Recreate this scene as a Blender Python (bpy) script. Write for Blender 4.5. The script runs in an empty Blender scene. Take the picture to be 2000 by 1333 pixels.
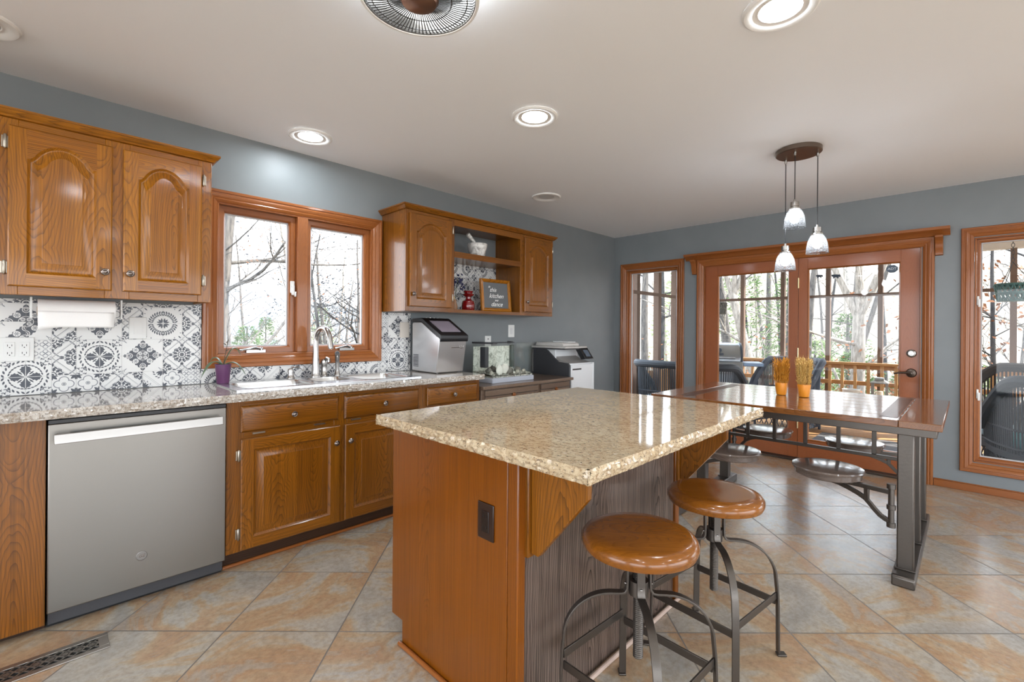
import bpy, math, random
from mathutils import Vector, Matrix

# ------------------------------------------------------------------ camera, sky, sun, exposure
SC = bpy.context.scene
COL = SC.collection
H_CAM = 1.24
YAW, ROLL, F_PX = math.radians(44.6), math.radians(0.45), 905.0
_F = Vector((math.cos(YAW), math.sin(YAW), 0))
_r0 = Vector((math.sin(YAW), -math.cos(YAW), 0))
_u0 = Vector((0, 0, 1))
_R = _r0 * math.cos(ROLL) + _u0 * math.sin(ROLL)
_U = -_r0 * math.sin(ROLL) + _u0 * math.cos(ROLL)
cam = bpy.data.cameras.new('camera')
cam.sensor_width = 36.0
cam.lens = F_PX / 2000 * 36.0
cam.shift_y = -21.0 / 2000
cam.clip_start = 0.02
cam.clip_end = 500
cam_o = bpy.data.objects.new('camera', cam)
COL.objects.link(cam_o)
cam_o.matrix_world = Matrix(((_R.x, _U.x, -_F.x, 0), (_R.y, _U.y, -_F.y, 0), (_R.z, _U.z, -_F.z, H_CAM), (0, 0, 0, 1)))
SC.camera = cam_o

W = bpy.data.worlds.new('winter_sky')
SC.world = W
W.use_nodes = True
_nt = W.node_tree
_nt.nodes.clear()
_o = _nt.nodes.new('ShaderNodeOutputWorld')
_b = _nt.nodes.new('ShaderNodeBackground')
_tc = _nt.nodes.new('ShaderNodeTexCoord')
_sx = _nt.nodes.new('ShaderNodeSeparateXYZ')
_rp = _nt.nodes.new('ShaderNodeValToRGB')
_rp.color_ramp.elements[0].position = 0.0
_rp.color_ramp.elements[0].color = (0.90, 0.95, 1.0, 1)
_rp.color_ramp.elements[1].position = 0.6
_rp.color_ramp.elements[1].color = (0.72, 0.85, 1.0, 1)
_nt.links.new(_tc.outputs['Generated'], _sx.inputs[0])
_nt.links.new(_sx.outputs['Z'], _rp.inputs[0])
_nt.links.new(_rp.outputs[0], _b.inputs['Color'])
_b.inputs['Strength'].default_value = 1.4
_nt.links.new(_b.outputs[0], _o.inputs[0])

sun = bpy.data.lights.new('sun', 'SUN')
sun.energy = 2.6
sun.angle = math.radians(1.0)
sun.color = (1.0, 0.93, 0.82)
sun_o = bpy.data.objects.new('sun', sun)
COL.objects.link(sun_o)
sun_o.location = (20, -20, 25)
sun_o.rotation_euler = Vector((0.45, -0.62, 0.66)).to_track_quat('Z', 'Y').to_euler()

SC.view_settings.view_transform = 'Standard'
SC.view_settings.look = 'None'
SC.view_settings.exposure = 2.12
SC.view_settings.gamma = 1.0
SC.view_settings.use_curve_mapping = False
CAN_POWER = 30.0        # emission of a recessed light's lens
FAN_POWER = 11.0
BULB_POWER = 26.0

# room extents
YW, XW, ZC = 3.233, 5.139, 2.43
XB, YB = -3.2, -3.6

# ------------------------------------------------------------------ geometry helpers
class MB:
    def __init__(s): s.v = []; s.f = []; s.m = []
    def add(s, vs, fs, m=0):
        n = len(s.v); s.v += [tuple(v) for v in vs]
        for f in fs: s.f.append(tuple(i + n for i in f)); s.m.append(m)
        return s
    def box(s, x0, x1, y0, y1, z0, z1, m=0):
        x0, x1 = min(x0, x1), max(x0, x1); y0, y1 = min(y0, y1), max(y0, y1); z0, z1 = min(z0, z1), max(z0, z1)
        return s.add([(x0,y0,z0),(x1,y0,z0),(x1,y1,z0),(x0,y1,z0),(x0,y0,z1),(x1,y0,z1),(x1,y1,z1),(x0,y1,z1)],
              [(3,2,1,0),(4,5,6,7),(0,1,5,4),(1,2,6,5),(2,3,7,6),(3,0,4,7)], m)
    def obox(s, c, ax, ay, az, m=0):      # oriented box from centre and three half-vectors
        c, ax, ay, az = Vector(c), Vector(ax), Vector(ay), Vector(az)
        vs = [c+sx*ax+sy*ay+sz*az for sz in (-1,1) for sx,sy in ((-1,-1),(1,-1),(1,1),(-1,1))]
        return s.add(vs, [(3,2,1,0),(4,5,6,7),(0,1,5,4),(1,2,6,5),(2,3,7,6),(3,0,4,7)], m)
    def tube(s, pts, r, n=8, m=0, cap=True, flat=None):
        """swept tube; r number or list; flat=(w,t,ref) gives a flat bar with ref roughly along its thickness"""
        pts = [Vector(p) for p in pts]; k = len(pts)
        rr = r if isinstance(r, (list, tuple)) else [r]*k
        rings = []; nrm = None
        for i, p in enumerate(pts):
            t = (pts[min(i+1,k-1)] - pts[max(i-1,0)])
            if t.length < 1e-9: t = Vector((0,0,1))
            t.normalize()
            if flat:
                ref = Vector(flat[2]); b = t.cross(ref)
                if b.length < 1e-6: b = t.orthogonal()
                b.normalize(); a = b.cross(t).normalized()
                w, th = flat[0]/2, flat[1]/2
                rings.append([p+b*w+a*th, p-b*w+a*th, p-b*w-a*th, p+b*w-a*th])
            else:
                if nrm is None: nrm = t.orthogonal().normalized()
                nrm = (nrm - t*nrm.dot(t))
                if nrm.length < 1e-6: nrm = t.orthogonal()
                nrm.normalize(); b = t.cross(nrm)
                rings.append([p + (nrm*math.cos(2*math.pi*j/n) + b*math.sin(2*math.pi*j/n))*rr[i] for j in range(n)])
        if flat: n = 4
        vs = [v for R in rings for v in R]; fs = []
        for i in range(k-1):
            for j in range(n):
                a = i*n+j; b2 = i*n+(j+1)%n
                fs.append((a, b2, b2+n, a+n))
        if cap:
            fs.append(tuple(range(n-1,-1,-1))); fs.append(tuple((k-1)*n+j for j in range(n)))
        return s.add(vs, fs, m)
    def lathe(s, prof, c, n=24, m=0, axis='z', cap=True):
        c = Vector(c); vs = []
        for r, h in prof:
            for j in range(n):
                a = 2*math.pi*j/n; x, y = r*math.cos(a), r*math.sin(a)
                vs.append(c + (Vector((x,y,h)) if axis=='z' else Vector((h,x,y)) if axis=='x' else Vector((y,h,x))))
        fs = []
        for i in range(len(prof)-1):
            for j in range(n):
                a = i*n+j; b = i*n+(j+1)%n
                fs.append((a,b,b+n,a+n))
        if cap:
            if prof[0][0] > 1e-5: fs.append(tuple(range(n-1,-1,-1)))
            if prof[-1][0] > 1e-5: fs.append(tuple((len(prof)-1)*n+j for j in range(n)))
        return s.add(vs, fs, m)
    def prism(s, poly, axis, a0, a1, m=0):
        """poly of 2-D points extruded along axis; coordinates in the order of the two remaining axes"""
        def P(p, a): return {'x':(a,p[0],p[1]), 'y':(p[0],a,p[1]), 'z':(p[0],p[1],a)}[axis]
        n = len(poly)
        return s.add([P(p,a0) for p in poly]+[P(p,a1) for p in poly],
              [tuple(range(n-1,-1,-1)), tuple(range(n,2*n))]+[(i,(i+1)%n,n+(i+1)%n,n+i) for i in range(n)], m)
    def rings(s, loops, m=0, cap=True, closed=True):
        n = len(loops[0]); vs = [v for L in loops for v in L]; fs = []
        for i in range(len(loops)-1):
            for j in range(n if closed else n-1):
                a=i*n+j; b=i*n+(j+1)%n
                fs.append((a,b,b+n,a+n))
        if cap: fs.append(tuple((len(loops)-1)*n+j for j in range(n)))
        return s.add(vs, fs, m)

def mitre(poly, d):
    """inset a counter-clockwise closed polygon by d"""
    out = []; n = len(poly)
    for i in range(n):
        p0, p1, p2 = Vector(poly[i-1]), Vector(poly[i]), Vector(poly[(i+1)%n])
        e1, e2 = (p1-p0).normalized(), (p2-p1).normalized()
        n1, n2 = Vector((-e1.y,e1.x)), Vector((-e2.y,e2.x))
        b = n1+n2
        if b.length < 1e-6: b = n1
        b.normalize(); k = max(0.35, b.dot(n1))
        out.append(tuple(p1 + b*(d/k)))
    return out

def tagset(o, label=None, cat=None, group=None, kind=None):
    if label: o['label'] = label
    if cat: o['category'] = cat
    if group: o['group'] = group
    if kind: o['kind'] = kind
    return o

OFF = {}
def thing(name, label, cat, loc=(0,0,0), rotz=0, group=None, local=False, kind=None):
    o = bpy.data.objects.new(name, None); COL.objects.link(o)
    o.empty_display_size = 0.05
    o.location = loc; o.rotation_euler = (0,0,rotz)
    OFF[o.name] = Vector((0,0,0)) if local else Vector(loc)
    return tagset(o, label, cat, group, kind)

def obj(name, mb, mats, parent=None, bevel=0, seg=2, smooth=35, sub=0, loc=None, solid=0):
    me = bpy.data.meshes.new(name)
    off = OFF.get(parent.name, Vector((0,0,0))) if parent else (Vector(loc) if loc else Vector((0,0,0)))
    me.from_pydata([tuple(Vector(v)-off) for v in mb.v], [], mb.f)
    ml = mats if isinstance(mats, (list, tuple)) else [mats]
    for m in ml: me.materials.append(m)
    if len(ml) > 1: me.polygons.foreach_set('material_index', mb.m)
    me.validate(); me.update()
    me.polygons.foreach_set('use_smooth', [True]*len(me.polygons))
    me.set_sharp_from_angle(angle=math.radians(smooth))
    o = bpy.data.objects.new(name, me); COL.objects.link(o)
    if parent:
        o.parent = parent; OFF[o.name] = off
    elif loc: o.location = loc; OFF[o.name] = Vector(loc)
    if solid:
        md = o.modifiers.new('solid','SOLIDIFY'); md.thickness = solid; md.offset = 0
    if bevel:
        md = o.modifiers.new('bevel','BEVEL'); md.width = bevel; md.segments = seg; md.limit_method = 'ANGLE'; md.angle_limit = math.radians(40)
    if sub:
        md = o.modifiers.new('sub','SUBSURF'); md.levels = sub; md.render_levels = sub
    return o

def single(name, mb, mats, label, cat, group=None, kind=None, loc=None, **k):
    return tagset(obj(name, mb, mats, None, loc=loc, **k), label, cat, group, kind)

def struct(name, mb, mats, **k):
    o = obj(name, mb, mats, **k); o['kind'] = 'structure'; return o

def copy_tree(o, parent=None):
    c = o.copy(); COL.objects.link(c)
    if parent: c.parent = parent
    for ch in list(o.children): copy_tree(ch, c)
    return c

def text(name, body, size, mat, loc, rot, parent=None, align='CENTER', shear=0, extrude=0.0004):
    cu = bpy.data.curves.new(name, 'FONT'); cu.body = body; cu.size = size; cu.align_x = align; cu.align_y = 'CENTER'
    cu.shear = shear; cu.extrude = extrude; cu.materials.append(mat)
    tmp = bpy.data.objects.new(name, cu); COL.objects.link(tmp)
    bpy.context.view_layer.update()
    me = bpy.data.meshes.new_from_object(tmp.evaluated_get(bpy.context.evaluated_depsgraph_get()))
    bpy.data.objects.remove(tmp); bpy.data.curves.remove(cu)
    o = bpy.data.objects.new(name, me); COL.objects.link(o)
    if not me.materials: me.materials.append(mat)
    off = OFF.get(parent.name, Vector((0,0,0))) if parent else Vector((0,0,0))
    o.parent = parent; o.location = Vector(loc)-off; o.rotation_euler = rot
    return o

# ------------------------------------------------------------------ materials
def srgb(r, g, b):
    f = lambda c: (c/255/12.92 if c/255 <= 0.04045 else ((c/255+0.055)/1.055)**2.4)
    return (f(r), f(g), f(b), 1)

class NT:
    def __init__(s, name):
        s.mat = bpy.data.materials.new(name); s.mat.use_nodes = True
        s.t = s.mat.node_tree; s.b = s.t.nodes['Principled BSDF']
    def n(s, typ, **k):
        nd = s.t.nodes.new('ShaderNode'+typ)
        for a, v in k.items(): setattr(nd, a, v)
        return nd
    def l(s, a, b): s.t.links.new(a, b)
    def set(s, **k):
        for a, v in k.items(): s.b.inputs[a.replace('_',' ')].default_value = v
        return s
    def coord(s, scale=(1,1,1), rot=(0,0,0), loc=(0,0,0), rnd=True, kind='Object'):
        tc = s.n('TexCoord'); mp = s.n('Mapping')
        mp.inputs['Scale'].default_value = scale; mp.inputs['Rotation'].default_value = rot; mp.inputs['Location'].default_value = loc
        if rnd:
            oi = s.n('ObjectInfo'); mu = s.n('VectorMath', operation='MULTIPLY_ADD')
            mu.inputs[0].default_value = (1,1,1)
            cx = s.n('CombineXYZ'); m1 = s.n('Math', operation='MULTIPLY'); m1.inputs[1].default_value = 13.7
            m2 = s.n('Math', operation='MULTIPLY'); m2.inputs[1].default_value = 7.1
            s.l(oi.outputs['Random'], m1.inputs[0]); s.l(oi.outputs['Random'], m2.inputs[0])
            s.l(m1.outputs[0], cx.inputs[0]); s.l(m2.outputs[0], cx.inputs[1]); s.l(m1.outputs[0], cx.inputs[2])
            ad = s.n('VectorMath', operation='ADD')
            s.l(tc.outputs[kind], ad.inputs[0]); s.l(cx.outputs[0], ad.inputs[1]); s.l(ad.outputs[0], mp.inputs[0])
        else: s.l(tc.outputs[kind], mp.inputs[0])
        return mp.outputs[0]
    def noise(s, vec, scale, detail=4, rough=0.55, dist=0):
        nd = s.n('TexNoise'); nd.inputs['Scale'].default_value = scale; nd.inputs['Detail'].default_value = detail
        nd.inputs['Roughness'].default_value = rough; nd.inputs['Distortion'].default_value = dist
        s.l(vec, nd.inputs['Vector']); return nd.outputs['Fac']
    def ramp(s, fac, stops, interp='LINEAR'):
        r = s.n('ValToRGB'); cr = r.color_ramp; cr.interpolation = interp
        while len(cr.elements) < len(stops): cr.elements.new(0.5)
        for e, (p, c) in zip(cr.elements, stops): e.position = p; e.color = c if len(c) == 4 else (*c,1)
        s.l(fac, r.inputs[0]); return r.outputs[0]
    def mix(s, fac, a, b, mode='MIX'):
        nd = s.n('MixRGB', blend_type=mode)
        for i, v in ((0,fac),(1,a),(2,b)):
            if hasattr(v,'default_value') or hasattr(v,'links'): s.l(v, nd.inputs[i])
            elif i == 0: nd.inputs[0].default_value = v
            else: nd.inputs[i].default_value = v
        return nd.outputs[0]
    def math(s, op, a, b=None, c=None):
        nd = s.n('Math', operation=op)
        for i, v in enumerate((a,b,c)):
            if v is None: continue
            if isinstance(v,(int,float)): nd.inputs[i].default_value = v
            else: s.l(v, nd.inputs[i])
        return nd.outputs[0]
    def bump(s, h, strength=0.1, dist=0.01):
        b = s.n('Bump'); b.inputs['Strength'].default_value = strength; b.inputs['Distance'].default_value = dist
        s.l(h, b.inputs['Height']); s.l(b.outputs[0], s.b.inputs['Normal'])

def plain(name, c, rough=0.5, metal=0, coat=0, emit=None, es=0, bump=0, bscale=60):
    t = NT(name); t.set(Base_Color=c, Roughness=rough, Metallic=metal)
    if coat: t.set(Coat_Weight=coat, Coat_Roughness=0.08)
    if emit: t.b.inputs['Emission Color'].default_value = emit; t.b.inputs['Emission Strength'].default_value = es
    if bump: t.bump(t.noise(t.coord(rnd=False), bscale), bump)
    return t.mat

def wood(name, axis, dark, mid, light, rough=0.28, coat=0.35, ring=1.0, contrast=1.0, fine=1.0, board=0.19):
    """plain-sawn wood: nested arches of growth rings running along axis, boards glued side by side"""
    t = NT(name)
    v = t.coord(scale=(1,1,1)); sp = t.n('SeparateXYZ'); t.l(v, sp.inputs[0])
    al, ac, dp = {'x':(0,2,1),'y':(1,0,2),'z':(2,0,1)}[axis]
    al, ac, dp = sp.outputs[al], sp.outputs[ac], sp.outputs[dp]
    st = {'x':(0.35,1,1),'y':(1,0.35,1),'z':(1,1,0.35)}[axis]
    vs = t.n('VectorMath', operation='MULTIPLY'); t.l(v, vs.inputs[0]); vs.inputs[1].default_value = st
    warp = t.math('SUBTRACT', t.noise(vs.outputs[0], 7.0, 3, 0.55, 0.4), 0.5)
    acs = t.math('ADD', ac, dp)
    bi = t.math('FLOOR', t.math('DIVIDE', acs, board))
    a = t.math('SUBTRACT', t.math('MULTIPLY', t.math('FRACT', t.math('DIVIDE', acs, board)), board), board*0.5)
    a = t.math('ADD', a, t.math('MULTIPLY', warp, 0.05))
    wn = t.n('TexWhiteNoise', noise_dimensions='1D'); t.l(bi, wn.inputs['W'])
    d = t.math('ADD', t.math('MULTIPLY', t.math('SUBTRACT', t.math('PINGPONG', t.math('ADD', t.math('MULTIPLY', al, 0.45), wn.outputs['Value']), 0.5), 0.25), 0.30), t.math('MULTIPLY', warp, 0.07))
    R = t.math('SQRT', t.math('ADD', t.math('MULTIPLY', a, a), t.math('MULTIPLY', d, d)))
    rings = t.math('FRACT', t.math('MULTIPLY', R, 130.0*ring))
    rings = t.math('POWER', rings, 4.0)
    fs = {'x':(2.5,190,190),'y':(190,2.5,190),'z':(190,190,2.5)}[axis]
    pores = t.noise(t.coord(scale=fs), 1.0*fine, 3, 0.6)
    pores = t.math('MINIMUM', 1.0, t.math('MAXIMUM', 0.0, t.math('MULTIPLY', t.math('SUBTRACT', pores, 0.30), 3.2)))
    patch = t.math('ADD', t.math('MULTIPLY', wn.outputs['Value'], 0.35), t.math('MULTIPLY', t.noise(vs.outputs[0], 3.0, 2), 0.65))
    base = t.ramp(patch, [(0.25, mid), (0.7, light)])
    col = t.mix(t.math('MULTIPLY', rings, 0.62*contrast), base, dark)
    col = t.mix(t.math('MULTIPLY', t.math('SUBTRACT', 1.0, pores), 0.5*contrast), col, dark)
    t.l(col, t.b.inputs['Base Color'])
    t.set(Roughness=rough, Coat_Weight=coat, Coat_Roughness=0.10, Specular_IOR_Level=0.3)
    t.bump(t.math('SUBTRACT', pores, t.math('MULTIPLY', rings, 0.5)), 0.10, 0.002)
    return t.mat

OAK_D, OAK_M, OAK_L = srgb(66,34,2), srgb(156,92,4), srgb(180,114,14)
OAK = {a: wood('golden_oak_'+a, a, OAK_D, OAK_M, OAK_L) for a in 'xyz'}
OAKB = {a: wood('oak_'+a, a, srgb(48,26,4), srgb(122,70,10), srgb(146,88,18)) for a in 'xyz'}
OAKI = {a: wood('island_oak_'+a, a, srgb(66,32,4), srgb(122,64,6), srgb(136,74,10), contrast=0.7, board=0.5) for a in 'xyz'}
OAKG = {a: wood('glare_brown_oak_'+a, a, srgb(32,24,20), srgb(106,88,78), srgb(132,114,104), contrast=1.4, rough=0.26, board=0.5, ring=0.7) for a in 'xyz'}  # grey glare on the island's back panel put into the oak's colour
FIR = {a: wood('fir_trim_'+a, a, srgb(98,52,18), srgb(144,82,36), srgb(158,94,46), contrast=0.4, rough=0.3, ring=0.8) for a in 'xyz'}
FIRD = {a: wood('fir_door_'+a, a, srgb(112,58,28), srgb(150,84,48), srgb(158,92,54), contrast=0.25, rough=0.35, ring=0.8) for a in 'xyz'}
GREYW = {a: wood('grey_brown_wood_'+a, a, srgb(54,40,32), srgb(104,84,70), srgb(124,104,88), contrast=0.6) for a in 'xyz'}
TABW = {a: wood('table_wood_'+a, a, srgb(56,30,12), srgb(108,64,28), srgb(132,82,40), rough=0.24, coat=1.0, contrast=0.8) for a in 'xyz'}
SEATW = wood('acacia_seat', 'x', srgb(54,28,4), srgb(114,64,14), srgb(142,84,24), rough=0.22, coat=0.6, contrast=0.4, board=0.055)
DECKW = {a: wood('cedar_deck_'+a, a, srgb(120,84,50), srgb(178,134,88), srgb(200,160,112), rough=0.7, coat=0, contrast=0.5) for a in 'xyz'}
POSTW = {a: wood('weathered_post_'+a, a, srgb(66,52,44), srgb(108,88,76), srgb(126,106,94), rough=0.75, coat=0, contrast=0.5) for a in 'xyz'}

def m_wall():
    t = NT('grey_wall_paint'); v = t.coord(rnd=False)
    t.l(t.ramp(t.noise(v, 3, 3), [(0.3, srgb(123,128,131)), (0.7, srgb(129,134,137))]), t.b.inputs['Base Color'])
    t.set(Roughness=0.45); t.bump(t.noise(v, 180, 2), 0.04); return t.mat
WALL = m_wall()
CEIL = plain('ceiling_paint', srgb(243,244,246), 0.7, bump=0.03, bscale=90)

def m_floor():
    t = NT('slate_tile'); tc = t.n('TexCoord'); sp = t.n('SeparateXYZ'); t.l(tc.outputs['Object'], sp.inputs[0])
    P = 0.4646; r2 = math.sqrt(2)
    tt = t.math('DIVIDE', t.math('SUBTRACT', t.math('DIVIDE', t.math('ADD', sp.outputs[0], sp.outputs[1]), r2), 2.3665), P)
    ss = t.math('DIVIDE', t.math('SUBTRACT', t.math('DIVIDE', t.math('SUBTRACT', sp.outputs[0], sp.outputs[1]), r2), 2.10), P)
    def edge(a):
        f = t.math('FRACT', a); return t.math('MINIMUM', f, t.math('SUBTRACT', 1.0, f))
    e = t.math('MINIMUM', edge(tt), edge(ss))
    grout = t.math('LESS_THAN', e, 0.0062)
    cx = t.n('CombineXYZ'); t.l(t.math('FLOOR', tt), cx.inputs[0]); t.l(t.math('FLOOR', ss), cx.inputs[1])
    wn = t.n('TexWhiteNoise'); t.l(cx.outputs[0], wn.inputs['Vector'])
    sc = t.n('VectorMath', operation='SCALE'); sc.inputs['Scale'].default_value = 9.0; t.l(wn.outputs['Color'], sc.inputs[0])
    ad = t.n('VectorMath', operation='ADD'); t.l(tc.outputs['Object'], ad.inputs[0]); t.l(sc.outputs[0], ad.inputs[1])
    v = ad.outputs[0]
    n1 = t.noise(v, 1.9, 7, 0.62, 1.0); n2 = t.noise(v, 9, 5, 0.7, 0.5); n3 = t.noise(v, 45, 4, 0.75)
    c = t.ramp(n1, [(0.34, srgb(156,152,146)), (0.44, srgb(178,170,158)), (0.475, srgb(182,168,148)), (0.505, srgb(184,154,118)), (0.56, srgb(176,136,98)), (0.59, srgb(174,154,132)), (0.66, srgb(164,152,142)), (0.72, srgb(150,146,142))])
    c = t.mix(t.math('MULTIPLY', n2, 0.35), c, srgb(176,168,158))
    c = t.mix(t.math('MULTIPLY', t.math('MAXIMUM', t.math('SUBTRACT', n3, 0.40), 0.0), 1.5), c, srgb(120,102,84))
    c = t.mix(grout, c, srgb(112,104,96))
    t.l(c, t.b.inputs['Base Color'])
    t.set(Specular_IOR_Level=0.8); t.l(t.math('ADD', t.math('MULTIPLY', n2, 0.16), t.math('ADD', 0.15, t.math('MULTIPLY', grout, 0.4))), t.b.inputs['Roughness'])
    t.bump(t.math('SUBTRACT', t.math('ADD', t.math('MULTIPLY', n1, 0.6), t.math('MULTIPLY', n3, 0.2)), t.math('MULTIPLY', grout, 0.9)), 0.12, 0.01)
    return t.mat
FLOOR = m_floor()

def m_granite(name, warm):
    t = NT(name); v = t.coord(rnd=False, scale=(1.35,0.8,1.2), rot=(0,0,0.75)); v2 = t.coord(rnd=False)
    n1 = t.noise(v, 75, 6, 0.7, 0.5); n2 = t.noise(v, 125, 4, 0.7, 0.7); n3 = t.noise(v2, 9, 4, 0.6); n4 = t.noise(v, 70, 4, 0.7, 0.3)
    base = t.ramp(n3, [(0.35, srgb(190,168,136) if warm else srgb(178,168,156)), (0.65, srgb(204,186,156) if warm else srgb(204,198,190))])
    c = t.mix(t.ramp(n1, [(0.47,(0,0,0)),(0.62,(1,1,1))]), base, srgb(158,132,102) if warm else srgb(142,126,110))
    c = t.mix(t.ramp(n4, [(0.28,(1,1,1)),(0.37,(0,0,0))]), c, srgb(222,212,196))
    c = t.mix(t.ramp(n2, [(0.585,(0,0,0)),(0.64,(1,1,1))]), c, srgb(72,60,54))
    c = t.mix(t.ramp(n1, [(0.66,(0,0,0)),(0.72,(1,1,1))]), c, srgb(130,70,44) if warm else srgb(90,76,66))
    t.l(c, t.b.inputs['Base Color']); t.set(Roughness=0.06, Coat_Weight=0.3, Coat_Roughness=0.03)
    return t.mat
GRAN_I = m_granite('island_granite', True)
GRAN_C = m_granite('counter_granite', False)

def m_steel(name, c=(0.62,0.61,0.6,1), rough=0.25, axis='z', amt=0.12):
    t = NT(name); fs = {'x':(1,220,220),'y':(220,1,220),'z':(220,220,1)}[axis]
    n = t.noise(t.coord(scale=fs), 1, 2)
    t.set(Base_Color=c, Metallic=1.0)
    t.l(t.math('ADD', rough, t.math('MULTIPLY', n, amt)), t.b.inputs['Roughness'])
    return t.mat
STEEL = m_steel('brushed_steel', rough=0.26, axis='x')
STEELV = m_steel('brushed_steel_upright', c=(0.70,0.70,0.71,1), rough=0.26, axis='z', amt=0.08)
SINKS = m_steel('sink_steel', c=(0.72,0.72,0.72,1), rough=0.18, axis='x')
NICKEL = plain('brushed_nickel', (0.42,0.40,0.38,1), 0.22, 1.0)
CHROME = plain('polished_chrome', (0.8,0.8,0.8,1), 0.06, 1.0)
PEWTER = plain('pewter_knob', (0.24,0.20,0.18,1), 0.25, 1.0)
HINGE = plain('hinge_metal', (0.45,0.4,0.33,1), 0.3, 1.0)
BRASS = plain('brass_hinge', (0.75,0.6,0.35,1), 0.3, 1.0)
IRON = plain('aged_iron', (0.115,0.10,0.088,1), 0.36, 0.85, bump=0.05, bscale=70)
BRONZE = plain('dark_bronze', (0.11,0.085,0.07,1), 0.35, 0.9)
BLACK = plain('black_plastic', (0.012,0.012,0.014,1), 0.3)
DKGREY = plain('charcoal_plastic', (0.045,0.045,0.05,1), 0.45, bump=0.05, bscale=200)
WHITE = plain('white_plastic', srgb(232,232,230), 0.4)
PAPER = plain('paper_towel', srgb(240,238,236), 0.9, bump=0.08, bscale=120)
TILEW = plain('white_tile', srgb(226,225,223), 0.25)
TILEG = plain('tile_grout', srgb(170,168,166), 0.7)
INK = plain('tile_ink_dark', srgb(62,66,76), 0.3)
INKM = plain('tile_ink_grey', srgb(128,130,136), 0.3)
TRIMW = plain('white_light_trim', srgb(238,236,233), 0.5)
BLK = plain('shadow_black', (0.006,0.006,0.006,1), 0.8)
VINYL = plain('window_gasket', srgb(190,190,192), 0.5)

def m_glass(name, rough=0.0, tint=(1,1,1,1), gloss=0.07):
    t = NT(name); t.t.nodes.remove(t.b)
    out = t.t.nodes['Material Output']
    tr = t.n('BsdfTransparent'); tr.inputs[0].default_value = tint
    gl = t.n('BsdfGlossy'); gl.inputs['Roughness'].default_value = rough
    fr = t.n('Fresnel'); fr.inputs['IOR'].default_value = 1.45
    ge = t.n('NewGeometry')
    mx = t.n('MixShader'); t.l(t.math('MULTIPLY', fr.outputs[0], t.math('SUBTRACT', 1.0, ge.outputs['Backfacing'])), mx.inputs[0]); t.l(tr.outputs[0], mx.inputs[1]); t.l(gl.outputs[0], mx.inputs[2])
    t.l(mx.outputs[0], out.inputs[0]); return t.mat
GLASS = m_glass('window_glass')
AQGLASS = m_glass('aquarium_glass', tint=(0.985,0.995,0.99,1))

def m_shade():
    t = NT('seeded_glass'); v = t.coord(rnd=False); t.t.nodes.remove(t.b)
    out = t.t.nodes['Material Output']
    tr = t.n('BsdfTransparent')
    gl = t.n('BsdfGlossy'); gl.inputs['Roughness'].default_value = 0.08
    df = t.n('BsdfTranslucent'); df.inputs[0].default_value = (0.9,0.92,0.95,1)
    nz = t.ramp(t.noise(v, 150, 2, 0.5), [(0.46,(0,0,0)),(0.56,(1,1,1))])
    t.l(t.mix(nz, (0.94,0.95,0.96,1), (0.50,0.52,0.55,1)), tr.inputs[0])
    m1 = t.n('MixShader'); t.l(t.math('ADD', t.math('MULTIPLY', nz, 0.045), 0.008), m1.inputs[0]); t.l(tr.outputs[0], m1.inputs[1]); t.l(df.outputs[0], m1.inputs[2])
    fr = t.n('Fresnel'); fr.inputs['IOR'].default_value = 1.5
    bp = t.n('Bump'); bp.inputs['Strength'].default_value = 0.5; bp.inputs['Distance'].default_value = 0.002; t.l(nz, bp.inputs['Height'])
    t.l(bp.outputs[0], gl.inputs['Normal']); t.l(bp.outputs[0], fr.inputs['Normal'])
    ge = t.n('NewGeometry')
    m2 = t.n('MixShader'); t.l(t.math('MULTIPLY', fr.outputs[0], t.math('SUBTRACT', 1.0, ge.outputs['Backfacing'])), m2.inputs[0]); t.l(m1.outputs[0], m2.inputs[1]); t.l(gl.outputs[0], m2.inputs[2])
    t.l(m2.outputs[0], out.inputs[0]); return t.mat
SHADE = m_shade()

def emit(name, c, s): return plain(name, (0.9,0.9,0.9,1), 0.5, emit=c, es=s)
CANLIT = emit('lit_lens', (0.86,0.94,1.0,1), CAN_POWER)
FANLIT = emit('fan_light', (0.86,0.94,1.0,1), FAN_POWER)
BULB = emit('bulb_glow', (0.95,0.98,1.0,1), BULB_POWER)
CANOFF = plain('unlit_lens', srgb(206,204,202), 0.4)

# ------------------------------------------------------------------ room shell
def wall_boxes(axis, face, thick, u0, u1, z0, z1, holes):
    """wall slab with rectangular holes (sorted along u, not overlapping); one mesh"""
    m = MB()
    def b(a0, a1, c0, c1):
        if a1-a0 < 1e-4 or c1-c0 < 1e-4: return
        if axis == 'y': m.box(a0, a1, face, face+thick, c0, c1)
        else: m.box(face, face+thick, a0, a1, c0, c1)
    u = u0
    for (h0, h1, hz0, hz1) in sorted(holes):
        b(u, h0, z0, z1); b(h0, h1, z0, hz0); b(h0, h1, hz1, z1); u = h1
    b(u, u1, z0, z1)
    return m

TH = 0.15
struct('floor', MB().box(XB-.15, XW+.15, YB-.15, YW+.15, -.12, 0), FLOOR)
struct('ceiling', MB().box(XB-.15, XW+.15, YB-.15, YW+.15, ZC, ZC+.12), CEIL)
struct('unseen_shade_block', MB().box(XB-.15, XW+.15, YB-.15, YW+.15, 2.71, 5.4), plain('shade_block_paint', srgb(196,192,186), .7))  # unseen block added over the house to shade the trees outside
struct('wall_left', wall_boxes('y', YW, TH, XB-.15, XW+.15, 0, ZC, [(.735, 1.76, 1.07, 2.005)]), WALL)
W1 = (2.39, 3.055); W3 = (-.70, -.028); DR = (.283, 2.09)
struct('wall_right', wall_boxes('x', XW, TH, YB-.15, YW, 0, ZC, [(W1[0], W1[1], .235, 1.995), (DR[0], DR[1], 0, 1.985), (W3[0], W3[1], .235, 1.995), (-2.9, -1.2, .235, 1.995)]), WALL)
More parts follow.
